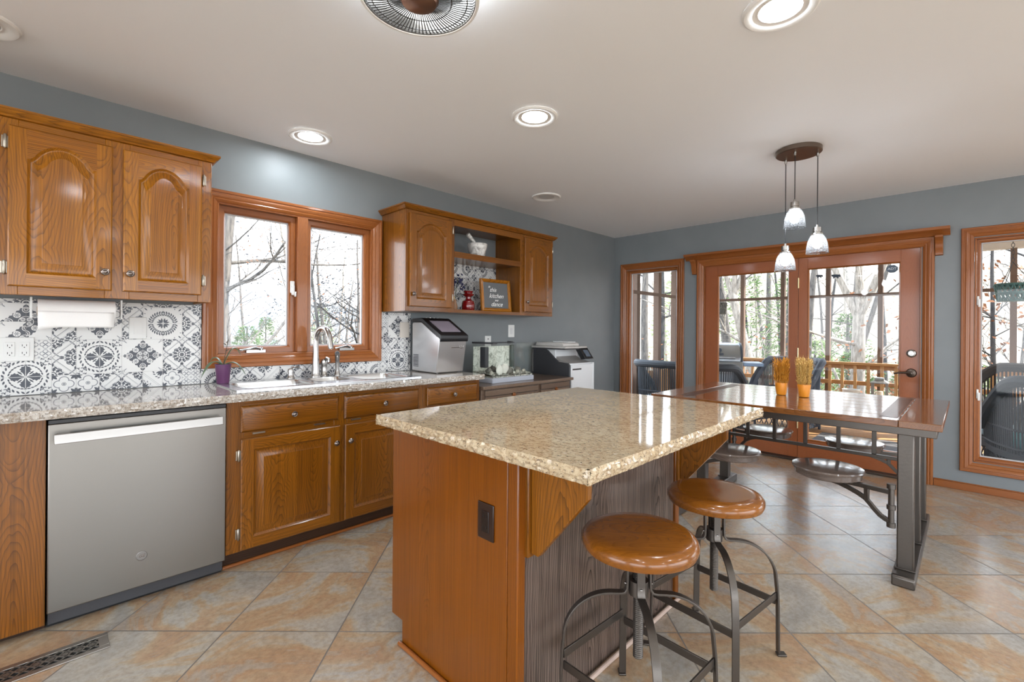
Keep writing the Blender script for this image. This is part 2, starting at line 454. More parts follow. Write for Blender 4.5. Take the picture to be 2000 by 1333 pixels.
struct('wall_rear', wall_boxes('x', XB-TH, TH, YB-.15, YW, 0, ZC, [(-3.2, -.4, .05, 2.15), (.2, 2.8, .05, 2.15)]), WALL)  # unseen wall; wide openings added to let sky light in
struct('wall_near', wall_boxes('y', YB-TH, TH, XB, XW, 0, ZC, [(-2.9, .4, .05, 2.15), (.7, 4.3, .05, 2.15)]), WALL)  # unseen wall too, its openings enlarged for more daylight from behind
mb = MB()
for (y0, y1) in ((YB, -.79), (-.79, .2)): mb.box(XW-.014, XW-.001, y0, y1, 0, .053); mb.box(XW-.009, XW-.001, y0, y1, .053, .062)
struct('baseboard_right', mb, FIR['y'], bevel=.003)
mb = MB(); mb.box(XW-.014, XW-.001, 2.16, YW-.001, 0, .053); mb.box(XW-.009, XW-.001, 2.16, YW-.001, .053, .062)
struct('baseboard_corner', mb, FIR['y'], bevel=.003)
mb = MB(); mb.box(3.93, XW-.016, YW-.014, YW-.001, 0, .053); mb.box(3.93, XW-.016, YW-.009, YW-.001, .053, .062)
struct('baseboard_left', mb, FIR['x'], bevel=.003)

CASING = [(0,0),(0,.020),(.004,.024),(.016,.024),(.019,.020),(.024,.019),(.030,.022),(.044,.018),(.050,.014),(.055,.016),(.068,.011),(.074,.006),(.075,0)]
def frame_mesh(mp, u0, u1, w0, w1, prof, mh, mv, mb=None, sides='lrbt'):
    """mitred moulding round a rectangle; prof = [(inset, height)]; mp(u, w, h) maps to world; material slot mh for level sides, mv for upright ones"""
    mb = mb or MB()
    for s in sides:
        vs = []
        for (d, h) in prof:
            a0, a1, b0, b1 = u0+d, u1-d, w0+d, w1-d
            if 'b' not in sides: b0 = w0
            if 't' not in sides: b1 = w1
            q = {'l':((a0,b0),(a0,b1)), 'r':((a1,b1),(a1,b0)), 'b':((a1,b0),(a0,b0)), 't':((a0,b1),(a1,b1))}[s]
            vs += [mp(*q[0], h), mp(*q[1], h)]
        n = len(prof); fs = [(2*i, 2*i+2, 2*i+3, 2*i+1) for i in range(n-1)]
        fs += [tuple(2*i for i in range(n-1,-1,-1)), tuple(2*i+1 for i in range(n))]
        mb.add(vs, fs, mv if s in 'lr' else mh)
    return mb
mpy = lambda u, w, h: (u, YW-h, w)          # on the sink wall, h towards the room
mpx = lambda u, w, h: (XW-h, u, w)          # on the door wall
def rect_prof(w, h0, h1): return [(0,h0),(0,h1),(w,h1),(w,h0)]

# sink window: two casements
w = thing('window_1', 'oak-cased twin casement window above the kitchen sink', 'window', (1.247, YW, .998), kind='structure')
obj('casing', frame_mesh(mpy, .662, 1.832, .998, 2.075, CASING, 0, 1), [FIR['x'], FIR['z']], w)
mb = MB(); frame_mesh(mpy, .736, 1.759, 1.071, 2.004, rect_prof(.012, -.148, .004), 0, 1, mb)
mb.box(1.205, 1.275, YW-.012, YW+.12, 1.083, 1.992, 1)
obj('jamb', mb, [FIR['x'], FIR['z']], w, bevel=.003)
for (a0, a1, lockx) in ((.749, 1.204, 1.17), (1.276, 1.746, None)):
    mb = frame_mesh(mpy, a0, a1, 1.084, 1.991, [(0,-.085),(0,-.028),(.030,-.028),(.036,-.034),(.040,-.05),(.042,-.085)], 0, 1)
    s = obj('sash', mb, [FIR['x'], FIR['z']], w)
    g = MB(); frame_mesh(mpy, a0+.040, a1-.040, 1.124, 1.951, rect_prof(.007, -.07, -.052), 0, 0, g)
    obj('glazing_bead', g, VINYL, s)
    obj('pane', MB().box(a0+.041, a1-.041, YW+.062, YW+.066, 1.125, 1.950), GLASS, s)
    cx = (a0+a1)/2 + (-.02 if a0 < 1 else .05)
    k = MB(); k.box(cx-.055, cx+.055, YW-.006, YW+.03, 1.0845, 1.103)
    k.tube([(cx+.03, YW-.004, 1.104), (cx-.01, YW-.022, 1.116), (cx-.075, YW-.03, 1.106), (cx-.10, YW-.028, 1.102)], [.007,.008,.006,.007], 8)
    k.lathe([(.012,0),(.012,.012),(.006,.018)], (cx+.03, YW-.002, 1.1), 12)
    obj('crank_handle', k, NICKEL, w)
k = MB(); k.box(1.172, 1.196, YW+.012, YW+.03, 1.48, 1.56); k.box(1.176, 1.192, YW-.002, YW+.014, 1.465, 1.53); k.box(1.192, 1.203, YW-.004, YW+.012, 1.455, 1.49)
obj('sash_lock', k, WHITE, w, bevel=.003)

def tall_window(name, y0, y1, z0, z1, label, locks=None):
    w = thing(name, label, 'window', (XW, (y0+y1)/2, z0), kind='structure')
    obj('casing', frame_mesh(mpx, y0, y1, z0, z1, CASING, 0, 1), [FIR['y'], FIR['z']], w)
    mb = frame_mesh(mpx, y0+.077, y1-.077, z0+.08, z1-.08, rect_prof(.012, -.148, .004), 0, 1)
    obj('jamb', mb, [FIR['y'], FIR['z']], w, bevel=.003)
    mb = frame_mesh(mpx, y0+.09, y1-.09, z0+.093, z1-.093, [(0,-.09),(0,-.03),(.014,-.03),(.02,-.036),(.024,-.05),(.026,-.09)], 0, 1)
    s = obj('sash', mb, [FIR['y'], FIR['z']], w)
    obj('glazing_bead', frame_mesh(mpx, y0+.115, y1-.115, z0+.118, z1-.118, rect_prof(.007, -.075, -.052), 0, 0), VINYL, s)
    obj('pane', MB().box(XW+.062, XW+.066, y0+.116, y1-.116, z0+.119, z1-.119), GLASS, s)
    for z in locks or ():
        k = MB(); k.box(XW-.008, XW+.028, y1-.104, y1-.0915, z-.035, z+.035); k.box(XW-.014, XW-.004, y1-.112, y1-.098, z-.05, z+.012)
        obj('sash_lock', k, WHITE, w, bevel=.003)
tall_window('window_2', 2.312, 3.133, .155, 2.075, 'narrow oak-cased window nearest the room corner')
tall_window('window_3', -.777, .048, .155, 2.075, 'oak-cased tall window right of the patio doors', (1.50, .77))

# french doors
d = thing('door_1', 'pair of wooden french patio doors under a bracketed head shelf', 'door', (XW, 1.18, 0), kind='structure')
mb = frame_mesh(mpx, .203, 2.165, 0, 2.035, CASING, 0, 1, sides='lrt')
obj('casing', mb, [FIR['y'], FIR['z']], d)
mb = MB(); mb.box(XW-.004, XW+.148, .284, .2905, 0, 1.984, 1); mb.box(XW-.004, XW+.148, 2.082, 2.0885, 0, 1.984, 1); mb.box(XW-.004, XW+.148, .2905, 2.082, 1.977, 1.984, 0)
obj('jamb', mb, [FIR['y'], FIR['z']], d)
obj('threshold', MB().box(XW-.03, XW+.148, .2905, 2.082, .0005, .022), BRONZE, d, bevel=.004)
mb = MB()
mb.prism([(-.001,2.035),(-.030,2.035),(-.034,2.043),(-.050,2.052),(-.058,2.062),(-.085,2.072),(-.1,2.078),(-.1,2.100),(-.001,2.100)], 'y', .11, 2.284)
mb2 = MB(); mb2.add([(XW+v[0], v[1], v[2]) for v in mb.v], mb.f)
obj('head_shelf', mb2, FIR['y'], d, bevel=.002)
for y0 in (2.167, .152):
    prof = [(-.001,2.034),(-.088,2.034),(-.088,2.018),(-.07,2.006),(-.052,1.985),(-.046,1.955),(-.04,1.925),(-.026,1.90),(-.026,1.882),(-.001,1.876)]
    m2 = MB().prism(prof, 'y', y0, y0+.049)
    obj('corbel', MB().add([(XW+v[0], v[1], v[2]) for v in m2.v], m2.f), FIR['z'], d, bevel=.002)
DOORH = 1.974
def leaf(y0, y1, gy0, gy1, gz0=.205, gz1=1.855):
    mb = MB(); f, b = XW+.022, XW+.066
    mb.box(f, b, y0, gy0, .026, DOORH, 1); mb.box(f, b, gy1, y1, .026, DOORH, 1)
    mb.box(f, b, gy0, gy1, .026, gz0, 0); mb.box(f, b, gy0, gy1, gz1, DOORH, 0)
    L = obj('door_leaf', mb, [FIRD['y'], FIRD['z']], d, bevel=.002)
    obj('glazing_bead', frame_mesh(lambda u,w,h: (XW-h,u,w), gy0, gy1, gz0, gz1, [(0,-.0218),(.004,-.019),(.012,-.03),(.012,-.05),(0,-.05)], 0, 1), [FIR['y'], FIR['z']], L)
    obj('pane', MB().box(XW+.042, XW+.046, gy0+.001, gy1-.001, gz0+.001, gz1-.001), GLASS, L)
    return L
leafL = leaf(1.184, 2.0805, 1.262, 1.952)
leafR = leaf(.2925, 1.181, .418, 1.105)
for z in (.36, 1.04, 1.72):
    k = MB().tube([(XW+.017, 1.1825, z-.05), (XW+.017, 1.1825, z+.05)], .0065, 8); k.box(XW+.019, XW+.0225, 1.1755, 1.1895, z-.045, z+.045)
    obj('hinge', k, BRASS, d)
k = MB().lathe([(.0,-.0),(.033,0),(.034,.004),(.026,.012),(.022,.013),(.02,.02),(.0,.021)], (0,0,0), 24)
k2 = MB().add([(XW+.021-v[2], .345+v[0], 1.07+v[1]) for v in k.v], k.f)
obj('deadbolt', k2, NICKEL, d)
k = MB().lathe([(.0,0),(.036,0),(.036,.004),(.030,.013),(.012,.018),(.011,.05),(0,.052)], (0,0,0), 24)
k2 = MB().add([(XW+.021-v[2], .345+v[0], .905+v[1]*1.05) for v in k.v], k.f)
k2.tube([(XW-.026,.345,.905),(XW-.03,.375,.909),(XW-.028,.42,.905),(XW-.026,.455,.896)], [.011,.010,.008,.007], 8)
obj('lever_handle', k2, BRONZE, d)
# stickers on the right-hand glass
def bear(y, z, s):
    p = [(-1,.1),(-.95,-.15),(-.75,-.2),(-.62,-.05),(-.55,-.5),(-.3,-.5),(-.25,-.25),(.2,-.25),(.3,-.5),(.55,-.5),(.55,-.1),(.75,.0),(.95,.25),(.7,.5),(.3,.52),(-.2,.48),(-.6,.38),(-.75,.5),(-.85,.35)]
    return MB().prism([(y+a*s, z+b*s) for a, b in p], 'x', XW+.0405, XW+.0417)
STK = plain('dark_sticker', srgb(48,58,72), 0.6)
obj('bear_sticker', bear(.885, 1.765, .038), STK, leafR)
obj('bear_sticker', bear(1.015, 1.775, .030), STK, leafR)
oc = [(.478+.042*math.cos(math.pi/8+i*math.pi/4), 1.80+.036*math.sin(math.pi/8+i*math.pi/4)) for i in range(8)]
s = obj('security_sticker', MB().prism(oc, 'x', XW+.0405, XW+.0417), plain('sticker_slate', srgb(70,84,100), .5), leafR)
text('lettering', 'ADT', .03, plain('sticker_white', srgb(205,212,220), .5), (XW+.0400, .478, 1.80), (math.pi/2, 0, -math.pi/2), s)

# ------------------------------------------------------------------ tiled backsplash
def backsplash():
    mb = MB(); rnd = random.Random(4)
    P = .0886; X0 = .0341; Z0 = .9085; yf = YW-.008
    layer = [0]
    def area(x0, x1, z0, z1):
        mb.box(x0, x1, YW-.007, YW-.0008, z0, z1, 0)
    def tile(c, r, kind, qx, qy, clip):
        """tile column c, row r; kind letter; qx,qy quadrant mirror flags"""
        x0, z0 = X0+c*P, Z0+r*P
        cx0, cx1, cz0, cz1 = max(x0, clip[0]), min(x0+P, clip[1]), max(z0, clip[2]), min(z0+P, clip[3])
        if cx1-cx0 < .004 or cz1-cz0 < .004: return
        g = .0006
        mb.box(cx0+g, cx1-g, yf, YW-.002, cz0+g, cz1-g, 1)
        d = [yf]
        def M(u, v):
            if qx: u = 1-u
            if qy: v = 1-v
            return (min(max(x0+u*P, cx0+g), cx1-g), min(max(z0+v*P, cz0+g), cz1-g))
        def poly(pts, m):
            d[0] -= .00004
            q = [M(*p) for p in pts]
            ar = sum(q[i-1][0]*q[i][1]-q[i][0]*q[i-1][1] for i in range(len(q)))
            if abs(ar) < 1e-8: return
            if ar < 0: q.reverse()      # face towards the room (-y)
            mb.add([(a, d[0], b) for a, b in q], [tuple(range(len(q)))], m)
        def disc(u, v, r, m, n=12): poly([(u+r*math.cos(2*math.pi*i/n), v+r*math.sin(2*math.pi*i/n)) for i in range(n)], m)
        def ring(u, v, r, w, m, a0=0, a1=360, n=14):
            for i in range(n):
                b0, b1 = math.radians(a0+(a1-a0)*i/n), math.radians(a0+(a1-a0)*(i+1)/n)
                poly([(u+r*math.cos(b0), v+r*math.sin(b0)), (u+r*math.cos(b1), v+r*math.sin(b1)), (u+(r-w)*math.cos(b1), v+(r-w)*math.sin(b1)), (u+(r-w)*math.cos(b0), v+(r-w)*math.sin(b0))], m)
                d[0] += .00004
            d[0] -= .00004
        def line(u0, v0, u1, v1, w, m):
            L = math.hypot(u1-u0, v1-v0) or 1; nx, ny = -(v1-v0)/L*w/2, (u1-u0)/L*w/2
            poly([(u0+nx,v0+ny),(u1+nx,v1+ny),(u1-nx,v1-ny),(u0-nx,v0-ny)], m)
        def leaf(u, v, ang, L, w, m):
            a = math.radians(ang); ca, sa = math.cos(a), math.sin(a)
            pts = [(0,0),(.25,.7),(.55,1),(.8,.6),(1,0),(.8,-.6),(.55,-1),(.25,-.7)]
            poly([(u+p*L*ca-q*w/2*sa, v+p*L*sa+q*w/2*ca) for p, q in pts], m)
        D, G, Wt = 2, 3, 1
        if kind == 'A':      # navy four-leaf medallion, quarter, medallion centre at (0,0)
            poly([(.03,.0),(.12,.10),(.22,.10),(.26,.20),(.36,.17),(.40,.24),(.50,.16),(.54,.18),(.56,.08),(.64,.0)], D); poly([(.0,.03),(.10,.12),(.10,.22),(.20,.26),(.17,.36),(.24,.40),(.16,.50),(.18,.54),(.08,.56),(.0,.64)], D)
            line(.0,.0,.6,.0,.03,Wt); line(0,0,0,.6,.03,Wt); leaf(.03,.03,45,.42,.16,Wt); leaf(.12,.12,45,.28,.08,D)
            for a in range(0, 91, 13):
                r = .80; leaf(r*math.cos(math.radians(a)), r*math.sin(math.radians(a)), a+60, .20, .09, D)
                leaf(.66*math.cos(math.radians(a+6)), .66*math.sin(math.radians(a+6)), a+110, .17, .07, D)
            for (u,v) in ((.78,.78),(.92,.62),(.62,.92),(.9,.9),(.7,.6),(.6,.7)):
                leaf(u,v,20,.13,.06,G); leaf(u,v,110,.12,.06,D); ring(u,v,.06,.02,D,0,220,6)
        elif kind == 'F':    # dark lace diamond, quarter, centre at (0,0)
            poly([(0,0),(.94,0),(.86,.10),(.80,.06),(.74,.18),(.66,.18),(.62,.30),(.52,.32),(.50,.44),(.40,.46),(.36,.58),(.26,.60),(.22,.72),(.12,.74),(.10,.86),(0,.94)], D)
            for (u,v,r) in ((.34,.34,.15),(.12,.12,.10)):
                disc(u,v,r,Wt); 
                for a in range(0,360,60): leaf(u,v,a,r*.9,r*.3,G)
            ring(.64,0,.16,.035,Wt,0,180,8); ring(0,.64,.16,.035,Wt,-90,90,8); ring(.66,0,.09,.03,Wt,0,180,6); ring(0,.66,.09,.03,Wt,-90,90,6)
            ring(0,0,.30,.03,Wt,0,90,6); leaf(.9,.9,225,.2,.05,G); ring(.92,.92,.06,.02,D)
        elif kind == 'B':    # octagon bands
            for o, w_, m in ((.62,.035,D),(1.02,.035,D),(.70,.018,G),(.94,.018,G)):
                line(max(0,o-1),min(1,o),min(1,o),max(0,o-1),w_,m)
            for (u,v,s) in ((.02,.02,1),(.98,.98,-1)):
                ring(u,v,.20,.05,D,0,360,12); disc(u,v,.09,D)
                a0 = 0 if s > 0 else 180
                for a in (12,45,78): leaf(u+s*.2*math.cos(math.radians(a)), v+s*.2*math.sin(math.radians(a)), a0+a, .26, .12, D)
                for a in (28,62): leaf(u+s*.42*math.cos(math.radians(a)), v+s*.42*math.sin(math.radians(a)), a0+a+70, .16, .07, D); leaf(u+s*.42*math.cos(math.radians(a)), v+s*.42*math.sin(math.radians(a)), a0+a-70, .16, .07, G)
                for a in (2,88): leaf(u+s*.46*math.cos(math.radians(a)), v+s*.46*math.sin(math.radians(a)), a0+a, .24, .09, D); leaf(u+s*.66*math.cos(math.radians(a)), v+s*.66*math.sin(math.radians(a)), a0+(40 if a < 45 else 50), .20, .08, G)
                for a in (0,28,62,90): ring(u+s*.36*math.cos(math.radians(a)), v+s*.36*math.sin(math.radians(a)), .07, .03, D, 0, 300, 8)
        elif kind == 'C':    # quatrefoil, one whole figure to a tile
            for (u,v) in ((.5,.72),(.5,.28),(.28,.5),(.72,.5)): disc(u,v,.22,G,16)
            for (u,v) in ((.5,.72),(.5,.28),(.28,.5),(.72,.5)): disc(u,v,.175,Wt,16)
            disc(.5,.5,.2,Wt); disc(.5,.5,.06,G,8); ring(.5,.5,.10,.02,D)
            for (u,v,a) in ((0,0,45),(1,0,135),(1,1,225),(0,1,315)):
                leaf(u,v,a,.32,.14,D); leaf(u,v,a-38,.28,.09,D); leaf(u,v,a+38,.28,.09,D)
        elif kind == 'D':    # fine grey quatrefoil lattice
            for cu in (.25,.75):
                for cv in (.25,.75):
                    for (a,b) in ((0,.12),(0,-.12),(.12,0),(-.12,0)): ring(cu+a,cv+b,.115,.03,G,0,360,9)
                    disc(cu,cv,.035,G,6)
            for cu in (0,.5,1):
                for cv in (0,.5,1): ring(min(max(cu,.04),.96),min(max(cv,.04),.96),.05,.025,G,0,360,6)
        elif kind == 'E':    # leafy wreath, quarter, centre at (0,0)
            for i, a in enumerate(range(4,90,11)):
                u, v = .62*math.cos(math.radians(a)), .62*math.sin(math.radians(a))
                leaf(u,v,a+40,.20,.09,D); leaf(u,v,a+150,.17,.08,D)
            ring(0,0,.64,.02,G,0,90,10)
            for a in (10,45,80): leaf(.04,.04,a,.30,.10,D)
            leaf(.95,.95,225,.22,.08,D); leaf(.98,.6,180,.12,.06,G); leaf(.6,.98,270,.12,.06,G)
        elif kind == 'H':    # striped half-octagon
            for o in (.42,.52,.84,.94): line(max(0,o-1),min(1,o),min(1,o),max(0,o-1),.02,G if o in (.52,.84) else D)
            for a in (5,35,65,88): leaf(.02,.02,a,.34,.12,D)
            for a in (200,225,250): leaf(.98,.98,a,.36,.12,D)
            ring(.98,.98,.16,.04,D,180,270,6)
            for a in (20,50,75): leaf(.02+.36*math.cos(math.radians(a)), .02+.36*math.sin(math.radians(a)), a+50, .14, .06, G)
            for a in (195,213,237,255): leaf(.98+.40*math.cos(math.radians(a)), .98+.40*math.sin(math.radians(a)), a-60, .16, .07, D)
            ring(.02,.02,.14,.04,D,0,90,6)
    fixed = {}
    def motif(k, cx, rz):       # 2x2 figure whose centre is at column boundary cx, row boundary rz
        for a in (-1,0):
            for b in (-1,0): fixed[(cx+a, rz+b)] = (k, a == -1, b == -1)
    motif('F',-1,4); motif('A',-1,1); motif('A',2,2); motif('F',4,2); motif('E',5,4)
    for c, r in ((0,0),(1,0),(2,2),(5,0)): fixed[(c,r)] = ('C',0,0)
    for c, r in ((2,1),(-1,2)): fixed[(c,r)] = ('D',0,0)
    fixed[(1,3)] = ('F',1,1); fixed[(2,3)] = ('F',0,1)
    for c, r, qx, qy in ((0,1,0,0),(0,2,0,1),(0,3,1,0),(2,0,1,0),(3,0,0,0),(5,1,0,0),(5,2,0,1),(3,3,1,1),(3,4,1,0),(6,1,1,0),(6,2,1,1)): fixed[(c,r)] = ('B',qx,qy)
    fixed[(4,0)] = ('H',0,0); fixed[(-2,3)] = ('F',1,0)
    fixed[(2,2)] = ('A',0,0); fixed[(1,2)] = ('A',1,0); fixed[(2,1)] = ('A',0,1)
    fixed[(3,2)] = ('F',1,0) if (3,2) in fixed else fixed.get((3,2), ('F',1,0))
    motif('A',22,1); motif('F',22,4)
    def pick(c, r):
        if (c,r) in fixed: return fixed[(c,r)]
        q = rnd.random(); b = (bool(c%2), bool(r%2))
        k = 'B' if q < .48 else 'F' if q < .62 else 'C' if q < .75 else 'H' if q < .87 else 'E' if q < .94 else 'D'
        return (k,)+b
    for clip in ((-.75, .660, .9105, 1.372), (.660, 1.834, .9105, .9965), (1.834, 2.098, .9105, 1.372), (2.272, 3.048, 1.405, 1.832)):
        area(*clip)
        c0 = int(math.floor((clip[0]-X0)/P))
        for c in range(c0, c0+20):
            for r in range(0, 12):
                if X0+c*P > clip[1] or Z0+r*P > clip[3]: continue
                k, qx, qy = pick(c, r); tile(c, r, k, qx, qy, clip)
    o = single('tile_backsplash', mb, [TILEG, TILEW, INK, INKM], 'black and white patterned mosaic tiles behind the counter', 'backsplash', kind='structure')
backsplash()

# ------------------------------------------------------------------ cabinets
def arch_pts(x0, x1, z0, z1, A, n=22):
    """counter-clockwise opening outline (seen from the room, x right, z up); top edge arched by A with small flat shoulders"""
    p = [(x0,z0),(x1,z0)]
    if A <= 0: return p + [(x1,z1),(x0,z1)]
    for i in range(n+1):
        s = 1-2*i/n; q = min(1,abs(s)/.86)
        p.append(((x0+x1)/2+s*(x1-x0)/2, z1-A+A*(math.sqrt(max(0,1.25-q*q))-.5)/(math.sqrt(1.25)-.5) if q < 1 else z1-A))
    return p

def raised_door(name, parent, x0, x1, z0, z1, yf, A, mats, sw=.056, knob=None, hinge=None, thick=.02, label=None):
    """frame-and-panel door, room face at y = yf"""
    mb = MB(); ox0, ox1, oz0, oz1 = x0+sw, x1-sw, z0+sw, z1-sw
    op = arch_pts(ox0, ox1, oz0, oz1, A)
    e = .005
    P = lambda p, y: (p[0], y, p[1])
    # front faces of stiles (slot 1, upright grain) and rails (slot 0)
    F = lambda pts, m: mb.add([P(p, yf) for p in pts], [tuple(range(len(pts)))], m)
    F([(x0+e,z0+e),(ox0,z0+e),(ox0,z1-e),(x0+e,z1-e)], 1); F([(ox1,z0+e),(x1-e,z0+e),(x1-e,z1-e),(ox1,z1-e)], 1)
    F([(ox0,z0+e),(ox1,z0+e),(ox1,oz0),(ox0,oz0)], 0)
    if A > 0: F([(ox1,z1-e),(ox0,z1-e)] + list(reversed(op[2:])), 0)
    else: F([(ox0,oz1),(ox1,oz1),(ox1,z1-e),(ox0,z1-e)], 0)
    # lipped outer edge and back
    o0 = [(x0+e,z0+e),(x1-e,z0+e),(x1-e,z1-e),(x0+e,z1-e)]; o1 = [(x0,z0),(x1,z0),(x1,z1),(x0,z1)]
    L = [[P(p,yf) for p in o0],[P(p,yf+e*.8) for p in o1],[P(p,yf+thick) for p in o1]]
    n = len(mb.v); mb.v += [v for l in L for v in l]
    for i in range(2):
        for j in range(4):
            mb.f.append((n+i*4+j, n+(i+1)*4+j, n+(i+1)*4+(j+1)%4, n+i*4+(j+1)%4)); mb.m.append(1 if j%2 else 0)
    mb.f.append((n+8,n+9,n+10,n+11)); mb.m.append(1)
    # moulded opening, groove, raised field
    loops = []
    for d_, dep in ((0,0),(.004,.004),(.009,.0085),(.012,.010),(.016,.010),(.046,.002),(.048,.0005)):
        loops.append([P(p, yf+dep) for p in mitre(op, d_)])
    mb.rings(loops, 1)
    o = obj(name, mb, [mats['x'], mats['z']], parent, smooth=28)
    if label: o['label'] = label
    if knob: knob_at(o, (knob[0], yf, knob[1]))
    if hinge:
        for z in hinge[1:]:
            k = MB().tube([(hinge[0],yf+.006,z-.03),(hinge[0],yf+.006,z-.024),(hinge[0],yf+.006,z+.024),(hinge[0],yf+.006,z+.03)], [.003,.0065,.0065,.003], 8)
            k.box(hinge[0]-.011, hinge[0]+.011, yf+.0125, yf+.0185, z-.024, z+.024)
            obj('hinge', k, HINGE, o)
    return o

KNOB_PROF = [(0.0045,0),(0.0045,-.010),(.009,-.014),(.0155,-.017),(.016,-.020),(.0125,-.023),(.010,-.0225),(.008,-.025),(.004,-.027),(0,-.0275)]
def knob_at(parent, p):
    return obj('knob', MB().lathe([(r,h) for r,h in KNOB_PROF], p, 16, axis='y'), PEWTER, parent)

def drawer_front(parent, x0, x1, z0, z1, yf, mats, knob=True):
    mb = MB(); a, c = .006, .016
    L = []
    for d_, dep in ((0,.02),(0,.010),(.004,.005),(.012,.001),(.016,0)):
        L.append([(p[0], yf+dep, p[1]) for p in mitre([(x0,z0),(x1,z0),(x1,z1),(x0,z1)], d_)])
    mb.rings(L, 0); mb.add([L[0][3],L[0][2],L[0][1],L[0][0]], [(0,1,2,3)], 0)
    o = obj('drawer', mb, mats['x'], parent, smooth=28)
    if knob: knob_at(o, ((x0+x1)/2, yf, (z0+z1)/2))
    return o

# upper cabinet, left of the window
YF = 2.90
u = thing('upper_cabinet', 'golden oak upper cabinet with arched doors left of the sink window', 'cabinet', (0, YW, 1.376))
mb = MB()
X0, X1, Z0, Z1 = -.75, .635, 1.376, 2.125
mb.box(X1-.016, X1, YF+.019, YW-.0005, Z0, Z1, 1)
mb.box(X0, X0+.016, YF+.019, YW-.0005, Z0, Z1, 1); mb.box(X0+.016, X1-.016, YF+.019, YW-.009, Z0+.012, Z0+.028, 0); mb.box(X0+.016, X1-.016, YF+.019, YW-.0005, Z1-.02, Z1, 0)
obj('carcass', mb, [OAK['x'], OAK['z']], u)
mb = MB()
for a0, a1 in ((X0,X0+.045),(-.165,-.075),(.205,.295),(.575,X1)): mb.box(a0, a1, YF, YF+.0185, Z0, Z1, 1)
for a0, a1 in ((X0+.045,-.165),(-.075,.205),(.295,.575)):
    mb.box(a0, a1, YF, YF+.0185, Z0, Z0+.05, 0); mb.box(a0, a1, YF, YF+.0185, Z1-.055, Z1, 0)
obj('face_frame', mb, [OAK['x'], OAK['z']], u, bevel=.0015)
mb = MB()
def crown(mb, x0, x1, yf, z, ends=(True, True)):
    pr = [(0,0),(.012,.002),(.016,.010),(.024,.016),(.030,.026),(.034,.026),(.034,.036),(0,.036)]
    loops = [[(x0-d, YW-.0005, z+h),(x0-d, yf-d, z+h),(x1+d, yf-d, z+h),(x1+d, YW-.0005, z+h)] for d, h in pr]
    mb.rings(loops, 0, cap=True); mb.add(loops[0][::-1], [(0,1,2,3)])
crown(mb, X0, X1, YF, Z1+.0005)
obj('cornice', mb, OAK['x'], u)
raised_door('door', u, -.105, .230, 1.412, 2.092, 2.879, .075, OAK, knob=(.205,1.497), hinge=(-.114,1.49,2.02))
raised_door('door', u, .270, .588, 1.412, 2.092, 2.879, .075, OAK, knob=(.296,1.497), hinge=(.597,1.49,2.02))
raised_door('door', u, -.715, -.138, 1.412, 2.092, 2.879, .075, OAK, knob=(-.690,1.497))

# upper cabinet, right of the window, open shelves in the middle
u = thing('upper_cabinet', 'oak upper cabinet with open middle shelves right of the sink window', 'cabinet', (2.65, YW, 1.376))
X0, X1, Z0, Z1 = 1.84, 3.50, 1.376, 2.115
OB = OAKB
mb = MB()
for a in (X0, 2.262, 3.045, X1-.016): mb.box(a, a+.016, YF+.019, YW-.0005, Z0+(.0 if a in (X0, X1-.016) else .0255), Z1, 1)
mb.box(X0+.016, X1-.016, YF+.019, YW-.009, Z0, Z0+.025, 0); mb.box(X0+.016, X1-.016, YF+.019, YW-.0005, Z1-.02, Z1, 0)
obj('carcass', mb, [OB['x'], OB['z']], u)
mb = MB()
for a0, a1 in ((X0,X0+.03),(2.225,2.285),(3.040,3.105),(3.455,X1)): mb.box(a0, a1, YF, YF+.0185, Z0, Z1, 1)
for a0, a1 in ((X0+.03,2.225),(2.285,3.040),(3.105,3.455)):
    mb.box(a0, a1, YF, YF+.0185, Z0, Z0+(.042 if a0 != 2.285 else .027), 0); mb.box(a0, a1, YF, YF+.0185, Z1-.05, Z1, 0)
obj('face_frame', mb, [OB['x'], OB['z']], u, bevel=.0015)
mb = MB(); crown(mb, X0, X1, YF, Z1+.0005)
obj('cornice', mb, OB['x'], u)
mb = MB(); mb.box(2.2785, 3.0445, YF+.005, YW-.0095, 1.822, 1.842); mb.box(2.2855, 3.0395, YF-.001, YF+.0048, 1.815, 1.862); mb.box(2.2785, 3.0445, YF+.005, YW-.0095, 1.842, 1.858)
obj('shelf', mb, OB['x'], u, bevel=.001)
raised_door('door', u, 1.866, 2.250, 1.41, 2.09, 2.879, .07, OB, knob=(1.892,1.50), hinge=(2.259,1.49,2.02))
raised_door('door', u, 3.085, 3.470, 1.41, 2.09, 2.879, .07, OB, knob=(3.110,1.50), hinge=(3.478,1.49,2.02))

# base cabinets
def base_frame(u, x0, x1, stiles, rails, mats, yf=2.65, z0=.095, z1=.868):
    mb = MB()
    for a0, a1 in stiles: mb.box(a0, a1, yf, yf+.019, z0, z1, 1)
    for a0, a1, b0, b1 in rails: mb.box(a0, a1, yf, yf+.0188, b0, b1, 0)
    obj('face_frame', mb, [mats['x'], mats['z']], u, bevel=.0015)
    mb = MB(); mb.box(x0, x0+.016, yf+.0195, YW-.0005, z0, z1, 1); mb.box(x1-.016, x1, yf+.0195, YW-.0005, z0, z1, 1); mb.box(x0+.016, x1-.016, yf+.0195, YW-.0005, z0, z0+.016, 0)
    obj('carcass', mb, [mats['x'], mats['z']], u)
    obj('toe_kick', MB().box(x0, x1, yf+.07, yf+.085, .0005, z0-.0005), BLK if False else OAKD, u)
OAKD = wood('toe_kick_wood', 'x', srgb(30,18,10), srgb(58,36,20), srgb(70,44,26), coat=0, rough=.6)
u = thing('base_cabinet', 'oak base cabinet end panel left of the dishwasher', 'cabinet', (-.35, YW, 0))
